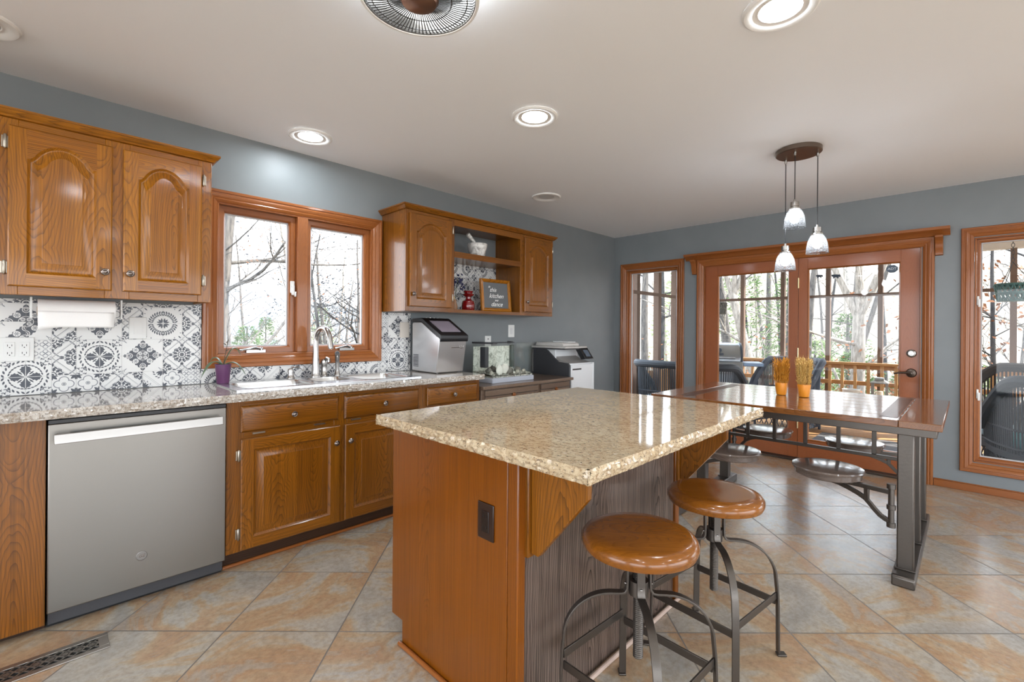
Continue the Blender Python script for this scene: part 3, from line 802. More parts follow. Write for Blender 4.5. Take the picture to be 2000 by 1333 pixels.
mb = MB(); mb.box(-.75, .014, 2.65, 2.669, .032, .868); mb.box(-.75, -.734, 2.6695, YW-.0005, .032, .868); mb.box(-.002, .014, 2.6695, YW-.0005, .032, .868)
obj('front_panel', mb, OAKB['z'], u, bevel=.002)
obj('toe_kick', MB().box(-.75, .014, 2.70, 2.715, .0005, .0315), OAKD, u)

u = thing('sink_cabinet', 'oak sink base cabinet with two doors and false drawers', 'cabinet', (1.25, YW, 0))
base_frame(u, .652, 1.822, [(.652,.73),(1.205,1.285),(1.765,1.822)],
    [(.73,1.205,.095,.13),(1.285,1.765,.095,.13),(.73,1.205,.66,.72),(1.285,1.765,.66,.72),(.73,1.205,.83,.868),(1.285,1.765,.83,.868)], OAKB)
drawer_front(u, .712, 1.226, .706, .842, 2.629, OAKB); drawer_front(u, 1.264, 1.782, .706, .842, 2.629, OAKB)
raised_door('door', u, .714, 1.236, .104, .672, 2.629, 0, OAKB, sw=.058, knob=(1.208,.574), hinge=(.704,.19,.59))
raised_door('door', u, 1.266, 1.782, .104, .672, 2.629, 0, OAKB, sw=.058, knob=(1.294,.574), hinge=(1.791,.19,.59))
for x in (.80, 1.12, 1.34): 
    obj('drawer_hinge', MB().box(x-.03, x+.03, 2.640, 2.6495, .690, .698), HINGE, u)
mb = MB(); mb.tube([(.653, 2.712, .009),(1.822, 2.712, .009)], .009, 10)
obj('shoe_moulding', mb, FIR['x'], u)

u = thing('drawer_cabinet', 'narrow oak drawer base at the right end of the counter', 'cabinet', (2.08, YW, 0))
base_frame(u, 1.8235, 2.337, [(1.8235,1.868),(2.285,2.337)], [(1.868,2.285,.095,.13),(1.868,2.285,.66,.72),(1.868,2.285,.83,.868)], OAKB)
drawer_front(u, 1.853, 2.302, .716, .842, 2.629, OAKB)
raised_door('door', u, 1.853, 2.302, .104, .672, 2.629, 0, OAKB, sw=.058, knob=(1.880,.574))

# dishwasher
u = thing('dishwasher', 'stainless steel dishwasher with bar handle under the counter', 'dishwasher', (.33, 2.7, 0))
obj('tub', MB().box(.022, .643, 2.672, 3.20, .02, .863), DKGREY, u)
mb = MB(); mb.box(.019, .646, 2.628, 2.670, .082, .846)
obj('door', mb, STEELV_DW if 'STEELV_DW' in globals() else m_steel('dishwasher_steel', c=(.25,.235,.215,1), rough=.27, axis='x', amt=.10), u, bevel=.004)
obj('control_strip', MB().box(.020, .645, 2.634, 2.668, .8465, .860), BLACK, u)
mb = MB()
for x in (.062, .595): mb.box(x-.022, x+.022, 2.588, 2.6275, .776, .806)
pr = [(2.590,.772),(2.572,.772),(2.577,.810),(2.592,.810)]
mb.prism([(a,b) for a,b in pr], 'x', .036, .620)
obj('handle', mb, m_steel('handle_steel', c=(.42,.40,.38,1), rough=.34, axis='x'), u, bevel=.002)
mb = MB().lathe([(0,-.0012),(.0165,-.0012),(.0165,0),(.019,0),(.019,-.0016),(.0205,-.0010),(.0205,.0)], (.318, 2.6278, .218), 28, axis='y', cap=False)
b = obj('badge', mb, m_steel('badge_steel', c=(.26,.245,.23,1), rough=.35), u)
text('lettering', 'GE', .018, PEWTER, (.318, 2.6262, .218), (math.pi/2, 0, 0), b, shear=.3)
obj('toe_kick', MB().box(.019, .646, 2.70, 2.715, .0005, .081), BLK, u)

# kitchen countertop with a cut-out for the sink
SX0, SX1, SY0, SY1 = .712, 1.850, 2.705, 3.185
def rough_edge_top(mb, x0, x1, y0, y1, z0, z1, edges, seed, hole=None):
    """slab with chiselled visible edges; edges subset of 'fblr'"""
    rnd = random.Random(seed)
    n = 110
    if hole:
        hx0, hx1, hy0, hy1 = hole
        mb.box(x0, hx0, hy0, hy1, z0, z1); mb.box(hx1, x1, hy0, hy1, z0, z1); mb.box(x0, x1, hy1, y1, z0, z1); mb.box(x0, x1, y0+.012, hy0, z0, z1)
    else:
        mb.box(x0+(.012 if 'l' in edges else 0), x1-(.012 if 'r' in edges else 0), y0+(.012 if 'f' in edges else 0), y1-(.012 if 'b' in edges else 0), z0, z1)
    def strip(p0, p1, nrm):
        p0, p1, nrm = Vector(p0), Vector(p1), Vector(nrm); L = (p1-p0).length; k = max(8, int(L/.011)); rows = 7
        vs = []
        for i in range(k+1):
            q = p0+(p1-p0)*i/k
            for j in range(rows):
                t = j/(rows-1); base = .0125*math.sin(math.pi*(.12+.76*t))**.5
                dsp = base + (rnd.uniform(-.0055,.0035) if 0 < j < rows-1 else -.006+rnd.uniform(-.002,.001))
                if j == 0 or j == rows-1: dsp = .0125-.005+rnd.uniform(-.002,.001) - .0
                vs.append(q + nrm*dsp + Vector((0,0,z0+(z1-z0)*t)))
            vs.append(q + Vector((0,0,z1))); vs.append(q + Vector((0,0,z0)))
        m = rows+2; fs = []
        for i in range(k):
            a, b = i*m, (i+1)*m
            for j in range(rows-1): fs.append((a+j, b+j, b+j+1, a+j+1))
            fs.append((a+rows-1, b+rows-1, b+rows, a+rows)); fs.append((a+rows+1, b+rows+1, b, a))
        fs.append(tuple(range(rows-1,-1,-1))); fs.append(tuple(k*m+j for j in range(rows)))
        mb.add(vs, fs)
    xa, xb = x0+(.012 if 'l' in edges else 0), x1-(.012 if 'r' in edges else 0)
    ya, yb = y0+(.012 if 'f' in edges else 0), y1-(.012 if 'b' in edges else 0)
    if 'f' in edges: strip((x0 if 'l' in edges else xa, ya, 0), (x1 if 'r' in edges else xb, ya, 0), (0,-1,0))
    if 'r' in edges: strip((xb, y0, 0), (xb, y1, 0), (1,0,0))
    if 'b' in edges: strip((x1, yb, 0), (x0, yb, 0), (0,1,0))
    if 'l' in edges: strip((xa, y1, 0), (xa, y0, 0), (-1,0,0))
mb = MB(); rough_edge_top(mb, -.75, 2.345, 2.596, YW-.0005, .8695, .908, 'f', 3, (SX0+.02, SX1-.02, SY0+.02, SY1-.02))
single('kitchen_countertop', mb, GRAN_C, 'speckled granite counter with chiselled edge along the tiled wall', 'countertop', smooth=20, loc=(.8, 2.9, .87))

# ------------------------------------------------------------------ sink and its fittings
u = thing('kitchen_sink', 'stainless drop-in sink with three bowls under the window', 'sink', (1.28, 2.95, .908))
ZT = .9145
def rrect(x0, x1, y0, y1, r, n=5):
    p = []
    for cx, cy, a in ((x1-r,y1-r,0),(x0+r,y1-r,90),(x0+r,y0+r,180),(x1-r,y0+r,270)):
        for i in range(n+1):
            b = math.radians(a+90*i/n); p.append((cx+r*math.cos(b), cy+r*math.sin(b)))
    return p
bowls = [('bowl',.765,1.150,2.755,3.075,.18),('bowl',1.196,1.420,2.84,3.075,.13),('bowl',1.466,1.80,2.755,3.10,.18)]
mb = MB()
# rim plate assembled from strips around the bowls
mb.box(SX0, SX1, SY0, 2.755, .909, ZT); mb.box(SX0, SX1, 3.10, SY1, .909, ZT)
mb.box(SX0, .765, 2.755, 3.10, .909, ZT); mb.box(1.150, 1.196, 2.755, 3.10, .909, ZT); mb.box(1.420, 1.466, 2.755, 3.10, .909, ZT); mb.box(1.80, SX1, 2.755, 3.10, .909, ZT)
mb.box(1.196, 1.420, 2.755, 2.84, .909, ZT); mb.box(.765, 1.150, 3.075, 3.10, .909, ZT); mb.box(1.196, 1.420, 3.075, 3.10, .909, ZT)
obj('rim', mb, SINKS, u)
for nm, x0, x1, y0, y1, dp in bowls:
    loops = []
    for ins, z in ((-.006,ZT+.0008),(0,ZT+.0006),(.004,ZT-.006),(.008,ZT-.05),(.014,ZT-dp+.03),(.03,ZT-dp+.006),(.06,ZT-dp)):
        loops.append([(a,b,z) for a,b in rrect(x0+ins, x1-ins, y0+ins, y1-ins, max(.01,.05-ins*.5))])
    mb = MB().rings(loops, 0)
    b = obj('bowl', mb, SINKS, u)
    cx, cy = (x0+x1)/2, (y0+y1)/2
    obj('drain', MB().lathe([(.0,.001),(.018,.001),(.022,.004),(.04,.004),(.042,.0005)], (cx,cy,ZT-dp), 20, cap=False), CHROME, b)

u = thing('kitchen_faucet', 'tall brushed nickel gooseneck faucet behind the small sink bowl', 'faucet', (1.292, 3.125, ZT))
mb = MB().lathe([(.033,.0008),(.033,.006),(.029,.016),(.026,.03),(.023,.09),(.0225,.13)], (1.292,3.125,ZT), 24)
pts = []; x, y = 1.292, 3.125
for z in (1.03, 1.08, 1.13): pts.append((x, y, z))
for a in range(0, 181, 12):
    b = math.radians(a); pts.append((x+.012*(1-math.cos(b)), y-.082*(1-math.cos(b)), 1.158+.088*math.sin(b)))
pts.append((x+.026, y-.168, 1.135)); pts.append((x+.027, y-.170, 1.118))
mb.tube(pts, [.0225,.020,.0185]+[.0165]*(len(pts)-5)+[.018,.0185], 16)
obj('body', mb, NICKEL, u)
obj('aerator', MB().lathe([(.0,-.001),(.014,-.001),(.0165,.004),(.0165,.012)], (x+.027, y-.170, 1.108), 16), CHROME, u)
u = thing('faucet_handle', 'rounded nickel lever handle right of the gooseneck faucet', 'faucet handle', (1.352, 3.13, ZT))
mb = MB().lathe([(.027,.0008),(.027,.005),(.022,.012),(.019,.06),(.020,.078),(.024,.092),(.022,.108),(.012,.118),(0,.12)], (1.352,3.13,ZT), 20)
obj('base', mb, NICKEL, u)
obj('lever', MB().tube([(1.352,3.125,ZT+.112),(1.357,3.10,ZT+.125),(1.362,3.085,ZT+.118),(1.363,3.078,ZT+.10)], [.009,.011,.012,.010], 10), NICKEL, u)
u = thing('side_sprayer', 'nickel side sprayer standing upright at the right of the sink deck', 'sprayer', (1.447, 3.135, ZT))
obj('holder', MB().lathe([(.024,.0008),(.024,.005),(.018,.014),(.0165,.03),(.015,.034)], (1.447,3.135,ZT), 20), NICKEL, u)
mb = MB().tube([(1.447,3.135,ZT+.034),(1.447,3.135,ZT+.09),(1.444,3.130,ZT+.13),(1.438,3.118,ZT+.152),(1.434,3.108,ZT+.158)], [.013,.014,.017,.02,.017], 14)
obj('spray_head', mb, NICKEL, u)
obj('nozzle', MB().tube([(1.434,3.1075,ZT+.1585),(1.432,3.103,ZT+.1595)], [.013,.011], 14), DKGREY, u)
u = thing('soap_dispenser', 'small nickel soap dispenser pump left of the faucet', 'soap dispenser', (1.135, 3.135, ZT))
mb = MB().lathe([(.025,.0008),(.025,.004),(.020,.012),(.017,.034),(.019,.05),(.016,.062),(.006,.066),(0,.066)], (1.135,3.135,ZT), 20)
obj('base', mb, NICKEL, u)
obj('spout', MB().tube([(1.135,3.135,ZT+.058),(1.150,3.125,ZT+.072),(1.170,3.108,ZT+.076),(1.190,3.092,ZT+.066),(1.197,3.086,ZT+.052)], [.007,.0075,.0065,.006,.0055], 10), NICKEL, u)

# orchid
u = thing('potted_orchid', 'small orchid in a purple pot on the sink corner', 'plant', (.748, 3.12, ZT))
obj('pot', MB().lathe([(.0,.0008),(.031,.0008),(.032,.003),(.041,.108),(.043,.110),(.043,.113),(.038,.113),(.036,.098),(0,.098)], (.748,3.12,ZT), 28), plain('purple_pot', srgb(96,52,92), .35), u)
LEAFM = plain('orchid_leaf', srgb(96,116,88), .35, coat=.3)
def strap_leaf(base, dirv, L, wdt, rise, droop):
    vs = []; n = 10; dx, dy = dirv; l = math.hypot(dx,dy); dx, dy = dx/l, dy/l
    for i in range(n+1):
        t = i/n; w_ = wdt*math.sin(math.pi*min(1,.12+t*.88))**.7*(1 if t < .98 else .3)
        z = base[2] + rise*math.sin(t*math.pi*.75)*1.1 - droop*t*t
        cx, cy = base[0]+dx*L*t, base[1]+dy*L*t
        for s, dz in ((-1,.004),(0,0),(1,.004)): vs.append((cx-dy*w_*s, cy+dx*w_*s, z+dz))
    fs = [(3*i+j,3*i+3+j,3*i+4+j,3*i+1+j) for i in range(n) for j in (0,1)]
    return MB().add(vs, fs)
for dv, L, wd, ri, dr in (((-.6,-.4),.15,.012,.05,.09),((.75,-.5),.12,.011,.04,.08),((.5,.0),.09,.012,.10,.01),((-.4,.3),.07,.010,.05,.01)):
    obj('leaf', strap_leaf((.748,3.12,ZT+.099), dv, L, wd, ri, dr), LEAFM, u, solid=.002)
mb = MB().tube([(.748,3.12,ZT+.098),(.757,3.118,ZT+.16),(.766,3.115,ZT+.22),(.772,3.112,ZT+.262)], [.002,.0018,.0016,.001], 6)
for z, s in ((.19,1),(.225,-1),(.24,1)): mb.tube([(.762+.0002*z,3.116,ZT+z),(.762+s*.014,3.113,ZT+z+.012)], [.003,.0015], 6)
obj('flower_spike', mb, plain('spike_stem', srgb(70,60,50), .6), u)
obj('bark', MB().lathe([(0,.0995),(.034,.0985)], (.748,3.12,ZT), 20, cap=False), plain('bark', srgb(70,54,40), .9, bump=.6, bscale=90), u)

# ------------------------------------------------------------------ wall plates and paper towels
def plate(name, label, cat, x, z, w, h, y=YW-.0085, mat=None):
    u = thing(name, label, cat, (x, y, z))
    obj('cover_plate', MB().box(x-w/2, x+w/2, y-.006, y, z-h/2, z+h/2), mat or WHITE, u, bevel=.0025)
    return u
def receptacle(u, x, z, y, mat):
    o = obj('receptacle', MB().box(x-.017, x+.017, y-.0085, y-.0062, z-.034, z+.034), mat, u, bevel=.0015)
    for dz in (-.018, .018):
        for b in ((x-.008, x-.006, z+dz-.004, z+dz+.005), (x+.006, x+.008, z+dz-.003, z+dz+.005), (x-.002, x+.002, z+dz-.011, z+dz-.007)):
            obj('slot', MB().box(b[0], b[1], y-.0092, y-.0086, b[2], b[3]), BLK, o)
YT = YW-.0085
u = plate('double_outlet', 'white four-socket outlet plate on the tiles under the paper towels', 'outlet', -.084, 1.131, .116, .114)
receptacle(u, -.107, 1.131, YT, WHITE); receptacle(u, -.059, 1.131, YT, WHITE)
u = plate('light_switch', 'white rocker switch plate on the tiles beside the paper towels', 'switch', .366, 1.236, .076, .117)
obj('rocker', MB().add([(.349,YT-.0062,1.203),(.383,YT-.0062,1.203),(.383,YT-.0062,1.269),(.349,YT-.0062,1.269),(.349,YT-.013,1.203),(.383,YT-.013,1.203),(.383,YT-.008,1.269),(.349,YT-.008,1.269)],[(3,2,1,0),(4,5,6,7),(0,1,5,4),(1,2,6,5),(2,3,7,6),(3,0,4,7)]), WHITE, u)
u = plate('blank_plate', 'beige plate on the tiles left of the ice maker', 'wall plate', 2.040, 1.235, .086, .122, mat=plain('ivory_plastic', srgb(214,206,196), .4))
u = plate('wall_jack', 'small white jack plate on the grey wall behind the aquarium', 'wall plate', 2.952, 1.135, .078, .10, y=YW-.0005)
obj('port', MB().box(2.947, 2.957, YW-.0085, YW-.0067, 1.15, 1.162), DKGREY, u)
u = plate('dimmer_switch', 'white slide dimmer plate on the grey wall under the open shelf', 'switch', 3.264, 1.232, .086, .122, y=YW-.0005)
obj('slider', MB().box(3.249, 3.279, YW-.0095, YW-.0067, 1.20, 1.265), plain('dimmer_face', srgb(222,222,222), .4), u, bevel=.001)

u = thing('paper_towel_holder', 'white paper towel bracket under the left upper cabinet', 'paper towel holder', (.125, 3.05, 1.31))
for x in (-.040, .276):
    mb = MB(); mb.box(x, x+.008, 3.035, 3.065, 1.24+.04, 1.375); mb.lathe([(0,0),(.02,0),(.02,.008),(0,.008)], (x, 3.05, 1.312), 16, axis='x')
    obj('bracket', mb, WHITE, u, bevel=.001)
u = thing('paper_towel_roll', 'white roll of paper towels hanging under the upper cabinet', 'paper towels', (.125, 3.05, 1.312))
obj('roll', MB().lathe([(.020,-.010),(.056,-.010),(.056,.26),(.020,.26)], (-.005, 3.05, 1.312), 40, axis='x', cap=False), PAPER, u)
obj('core', MB().lathe([(.0205,-.012),(.0205,.262),(.019,.262),(.019,-.012)], (-.005, 3.05, 1.312), 24, axis='x', cap=False), plain('cardboard', srgb(170,140,105), .8), u)
mb = MB()
vs = []
for i in range(9):
    t = i/8
    z = 1.312-.075*t; y = 3.05-.0565-.004*math.sin(t*3)
    for j in range(12):
        x = -.014+.262*j/11; vs.append((x, y, z + (.0 if t < 1 else -.012*max(0,1-j*.35))))
mb.add(vs, [(12*i+j, 12*i+j+1, 12*i+13+j, 12*i+12+j) for i in range(8) for j in range(11)])
obj('loose_sheet', mb, PAPER, u, solid=.0012)

# ------------------------------------------------------------------ on the counter and shelves
# ice maker
u = thing('ice_maker', 'stainless countertop ice maker with sloping black lid', 'ice maker', (2.205, 2.99, .908))
ix0, ix1 = 2.075, 2.335
obj('body', MB().prism([(2.842,.914),(3.165,.914),(3.165,1.285),(3.150,1.300),(3.035,1.300),(2.800,1.170),(2.803,1.155)][::1], 'x', ix0, ix1), STEELV, u, bevel=.006)
obj('lid', MB().prism([(2.786,1.160),(2.790,1.150),(2.797,1.150),(2.800,1.172),(3.033,1.3015),(3.166,1.3015),(3.168,1.318),(3.155,1.328),(3.03,1.331),(2.785,1.200),(2.782,1.19)], 'x', ix0-.003, ix1+.003), BLACK, u, bevel=.004)
def slope(y): return 1.200+(y-2.785)*(1.331-1.200)/(3.03-2.785)
def slope_quad(y0, y1, x0, x1, h0, h1):
    vs = [(x, y-.47*h, slope(y)+.88*h) for h in (h0,h1) for x,y in ((x0,y0),(x1,y0),(x1,y1),(x0,y1))]
    return MB().add(vs, [(3,2,1,0),(4,5,6,7),(0,1,5,4),(1,2,6,5),(2,3,7,6),(3,0,4,7)])
obj('window', slope_quad(2.83, 2.985, ix0+.042, ix1-.036, .0004, .003), plain('smoked_window', srgb(150,140,152), .12, coat=.5), u)
cp = obj('control_panel', MB().box(ix0+.05, ix0+.20, 3.045, 3.095, 1.3300, 1.3325), plain('panel_black', (.02,.02,.022,1), .15), u, bevel=.001)
for i in range(4): obj('button', MB().lathe([(0,.0035),(.006,.0035),(.006,.0001)], (ix0+.068+.037*i, 3.07, 1.3325), 12, cap=False), WHITE if i in (0,3) else NICKEL, cp)
mb = MB().tube([(ix0+.12,2.8118,1.103),(ix0+.20,2.8118,1.103)], .0025, 6)
for x, r in ((ix0+.215,.018),(ix0+.228,.012)):
    mb.tube([(x+r*math.cos(a*.5236), 2.8105, 1.115+r*math.sin(a*.5236)) for a in range(13)], .0018, 6)
obj('badge', mb, NICKEL, u)
mb = MB()
for i in range(9): mb.box(ix0-.0012, ix0-.0002, 3.075, 3.145, .95+.011*i, .955+.011*i)
obj('vent_grille', mb, DKGREY, u)
for x in (ix0+.03, ix1-.03):
    for y in (2.87, 3.13): obj('foot', MB().lathe([(.012,.0005),(.012,.0055)], (x, y, .908), 12), BLACK, u)

# credenza
u = thing('credenza', 'low brown wooden cabinet between the counter and the printer', 'cabinet', (2.9, 2.9, 0))
cx0, cx1, cy0, zc = 2.352, 3.455, 2.615, .808
obj('top', MB().box(cx0, cx1+.02, cy0, 3.225, zc-.026, zc), GREYW['x'], u, bevel=.005)
mb = MB(); mb.box(cx0, cx1, cy0+.03, 3.22, .06, zc-.0265)
obj('body', mb, GREYW['x'], u, bevel=.003)
for a0, a1 in ((cx0+.03, 2.99), (3.03, cx1-.03)):
    d_ = obj('drawer', MB().box(a0, a1, cy0+.010, cy0+.0295, zc-.078, zc-.034), GREYW['x'], u, bevel=.003)
    d2 = obj('door', MB().box(a0, a1, cy0+.010, cy0+.0295, .09, zc-.084), GREYW['z'], u, bevel=.003)
    xm = (a0+a1)/2
    obj('pull', MB().lathe([(0,0),(.016,0),(.018,-.008),(.010,-.018),(0,-.02)], (xm, cy0+.0095, zc-.088), 16, axis='y'), OAKI['x'], d2)
for x in (cx0+.03, cx1-.03):
    for y in (cy0+.06, 3.18): obj('foot', MB().box(x-.025, x+.025, y-.025, y+.025, .0005, .0595), GREYW['z'], u)

# aquarium
u = thing('aquarium', 'small glass aquarium with gravel and rocks on the low cabinet', 'aquarium', (2.79, 2.85, zc))
ax0, ax1, ay0, ay1 = 2.545, 3.04, 2.725, 2.985
obj('base', MB().box(ax0, ax1, ay0, ay1, zc+.0005, zc+.042), plain('tank_base', srgb(176,180,190), .35), u, bevel=.003)
mb = MB(); g = .005; za, zb = zc+.043, 1.125
mb.box(ax0+.002, ax1-.002, ay0+.002, ay0+.002+g, za, zb); mb.box(ax0+.002, ax1-.002, ay1-.002-g, ay1-.002, za, zb)
mb.box(ax0+.002, ax0+.002+g, ay0+.0075, ay1-.0075, za, zb); mb.box(ax1-.002-g, ax1-.002, ay0+.0075, ay1-.0075, za, zb)
obj('glass_walls', mb, AQGLASS, u)
rnd = random.Random(9)
mb = MB()
vs = []; nx, ny = 44, 22
for j in range(ny+1):
    for i in range(nx+1):
        x = ax0+.009+(ax1-ax0-.018)*i/nx; y = ay0+.009+(ay1-ay0-.018)*j/ny
        vs.append((x, y, zc+.062+.022*(j/ny)+.008*math.sin(i*.5)*math.sin(j*.4)+rnd.uniform(-.004,.004)))
mb.add(vs, [(j*(nx+1)+i, j*(nx+1)+i+1, (j+1)*(nx+1)+i+1, (j+1)*(nx+1)+i) for j in range(ny) for i in range(nx)])
mb.box(ax0+.009, ax1-.009, ay0+.009, ay1-.009, zc+.0435, zc+.054)
def m_gravel():
    t = NT('gravel'); v = t.coord(rnd=False); vo = t.n('TexVoronoi'); vo.inputs['Scale'].default_value = 130; t.l(v, vo.inputs['Vector'])
    t.l(t.ramp(vo.outputs['Color'], [(0.15,srgb(70,70,62)),(0.45,srgb(170,168,155)),(0.8,srgb(236,236,228))]), t.b.inputs['Base Color']); t.set(Roughness=.7)
    t.bump(vo.outputs['Distance'], .5, .01); return t.mat
gv = obj('gravel', mb, m_gravel(), u); gv['kind'] = 'stuff'
obj('water', MB().box(ax0+.0085, ax1-.0085, ay0+.0085, ay1-.0085, zc+.0425, zc+.043), AQGLASS, u) if False else None
fl = obj('filter', MB().box(ax0+.012, ax0+.05, ay0+.10, ay0+.17, zc+.12, 1.10), DKGREY, u, bevel=.006)
obj('filter', MB().box(ax1-.06, ax1-.022, ay1-.045, ay1-.012, zc+.10, 1.11), plain('filter_tube', srgb(70,82,78), .3), u, bevel=.008)
mb = MB(); mb.box(ax0, ax0+.05, ay0, ay1, 1.126, 1.140); mb.box(ax0+.05, ax1, ay1-.022, ay1, 1.126, 1.134); mb.box(ax1-.055, ax1-.03, ay1-.03, ay1+.02, 1.1345, 1.142)
obj('lid', mb, DKGREY, u, bevel=.002)
obj('cover_glass', MB().box(ax0+.051, ax1, ay0+.001, ay1-.0225, 1.126, 1.130), AQGLASS, u)
obj('background', MB().box(ax0+.009, ax1-.009, ay1-.0115, ay1-.0085, zc+.056, 1.10), None or (lambda t: (t.l(t.ramp(t.noise(t.coord(rnd=False), 22, 6, .75, 1.0), [(.32,srgb(120,126,112)),(.45,srgb(196,200,186)),(.58,srgb(240,242,232)),(.75,srgb(160,166,152))]), t.b.inputs['Base Color']), t.mat)[1])(NT('aquarium_backdrop')), u)  # whitish tones stand for window reflections in the tank, put into this colour
def rock_mesh(seed, r, sq=(1,1,1)):
    rd = random.Random(seed); mb = MB(); n, m = 12, 8; loops = []
    ph = [rd.uniform(0,6) for _ in range(6)]
    for i in range(m+1):
        th = math.pi*i/m; L = []
        for j in range(n):
            a = 2*math.pi*j/n
            k = r*(1+.16*math.sin(2*a+ph[0]+th)+.12*math.sin(3*a+ph[1])*math.sin(2*th+ph[2])+.08*math.cos(3*th+ph[3]))
            L.append((k*math.sin(th)*math.cos(a)*sq[0], k*math.sin(th)*math.sin(a)*sq[1], k*math.cos(th)*sq[2]*-1))
        loops.append(L)
    return mb.rings(loops, 0, cap=False)
RK = [plain('stone_'+n, c, .7, bump=.3, bscale=60) for n, c in (('white',srgb(226,224,214)),('grey',srgb(120,116,108)),('pale',srgb(186,180,166)),('dark',srgb(84,82,76)))]
def rock(x, y, r, sq, mi, label, seed, group='rocks in the aquarium'):
    zt = zc+.055+.022*((y-ay0)/(ay1-ay0))
    o = obj('rock', rock_mesh(seed, r, sq), RK[mi], smooth=60); o.location = (x, y, zt+r*sq[2]*.85)
    tagset(o, label, 'rock', group)
rock(2.67, 2.775, .030, (.9,.7,1.5), 0, 'tall pale pointed rock at the left front of the aquarium', 1)
rock(2.735, 2.785, .038, (1,.8,1.25), 0, 'largest white rock at the front of the aquarium', 2)
rock(2.795, 2.79, .030, (1.1,.9,1.05), 1, 'round mid-grey rock right of the white rock in the aquarium', 3)
for i, (x, y, r) in enumerate(((2.60,2.80,.020),(2.63,2.86,.03),(2.85,2.83,.026),(2.89,2.78,.018),(2.94,2.83,.028),(2.99,2.80,.018),(2.70,2.89,.034),(2.80,2.88,.030),(2.90,2.90,.026),(2.835,2.765,.014))):
    rock(x, y, r, (1,.85,.9), (2,1,3,2,1,2,3,2,1,0)[i], 'small grey rock on the aquarium gravel behind the bigger ones', 10+i)

# printer
u = thing('printer', 'large white and dark grey office printer in the room corner', 'printer', (3.715, 2.94, 0))
px0, px1, py0, py1 = 3.522, 3.905, 2.70, 3.19
PW = plain('printer_white', srgb(226,228,230), .35); PG = plain('printer_grey', srgb(150,146,142), .4)
obj('stand', MB().box(px0+.01, px1-.01, py0+.03, py1-.02, .0005, .42), DKGREY, u, bevel=.01)
mb = MB().prism([(py0,.421),(py1,.421),(py1,1.055),(py0+.30,1.055),(py0+.27,1.04),(py0+.14,.935),(py0+.02,.928),(py0,.905)], 'x', px0, px0+.02)
obj('side_panel', mb, DKGREY, u, bevel=.006)
mb = MB(); mb.box(px0+.0205, px1, py0+.005, py1, .421, .925); mb.box(px0+.0205, px1, py0+.19, py1, .9255, 1.055)
obj('body', mb, PW, u, bevel=.006)
obj('front_cover', MB().box(px0+.015, px1-.022, py0-.012, py0+.0045, .66, .915), PW, u, bevel=.006)
obj('paper_drawer', MB().box(px0+.015, px1-.022, py0-.012, py0+.0045, .435, .652), PW, u, bevel=.006)
obj('corner_post', MB().box(px1-.020, px1+.006, py0-.012, py0+.02, .43, .925), PW, u, bevel=.006)
obj('handle_slot', MB().box(px0+.03, px0+.17, py0-.0135, py0-.0122, .862, .876), BLACK, u)
obj('output_tray', MB().prism([(py0+.01,.926),(py0+.189,.926),(py0+.189,.985),(py0+.12,.95)], 'x', px0+.03, px1-.03), PG, u)
mb = MB(); mb.box(px0-.004, px1-.03, py0+.05, py1, 1.066, 1.085); mb.prism([(py0+.10,1.0855),(py1-.02,1.0855),(py1-.04,1.122),(py0+.12,1.122),(py0+.10,1.108)], 'x', px0+.03, px1-.10)
obj('scanner_lid', mb, plain('printer_lid', srgb(196,192,188), .4), u, bevel=.006)
obj('scanner_gap', MB().box(px0, px1-.035, py0+.06, py1-.01, 1.0555, 1.0655), DKGREY, u)
obj('feeder_tray', MB().prism([(py0+.12,1.1225),(py0+.30,1.1225),(py0+.31,1.134),(py0+.12,1.130)], 'x', px0+.12, px1-.13), PW, u, bevel=.003)
cp = obj('control_panel', MB().prism([(py0-.02,.962),(py0+.04,.955),(py0+.11,1.055),(py0+.06,1.068)], 'x', px1-.15, px1-.012), BLACK, u, bevel=.004)
vs = []
a_, b_ = Vector((0,py0-.02,.962)), Vector((0,py0+.06,1.068)); nn = Vector((0,-(b_.z-a_.z),(b_.y-a_.y))).normalized()
for h in (.0003,.0015):
    for x, t in ((px1-.115,.22),(px1-.04,.22),(px1-.04,.80),(px1-.115,.80)):
        p = a_+(b_-a_)*t+nn*h; vs.append((x,p.y,p.z))
obj('screen', MB().add(vs, [(3,2,1,0),(4,5,6,7),(0,1,5,4),(1,2,6,5),(2,3,7,6),(3,0,4,7)]), plain('printer_screen', srgb(96,108,122), .15), cp)

# shelf items
zs = 1.8585
MARB = (lambda t: (t.l(t.ramp(t.noise(t.coord(rnd=False), 16, 5, .6, 1.6), [(.36,srgb(150,146,142)),(.48,srgb(206,204,200)),(.6,srgb(226,224,220))]), t.b.inputs['Base Color']), t.set(Roughness=.3), t.mat)[2])(NT('marble'))
u = thing('mortar', 'grey marble mortar on the upper open shelf', 'mortar', (2.63, 3.02, zs))
prof = [(0,.0005),(.052,.0005),(.058,.006),(.068,.03),(.082,.09),(.088,.118),(.086,.121),(.080,.119),(.074,.09),(.058,.035),(.04,.022),(0,.018)]
obj('bowl', MB().lathe(prof, (2.63, 3.02, zs), 32), MARB, u)
u = thing('pestle', 'marble pestle leaning out of the mortar', 'pestle', (2.60, 3.02, zs+.05))
obj('rod', MB().tube([(2.665,3.02,zs+.045),(2.655,3.02,zs+.06),(2.60,3.021,zs+.125),(2.555,3.021,zs+.165),(2.525,3.021,zs+.186),(2.518,3.021,zs+.190)], [.008,.018,.015,.016,.020,.014], 14), MARB, u)
zs2 = 1.4035
u = thing('glass_bottle', 'dark red glass bottle with flared neck on the lower open shelf', 'bottle', (2.515, 3.0, zs2))
REDG = plain('red_glass', (.16,.004,.006,1), .06, coat=.6)
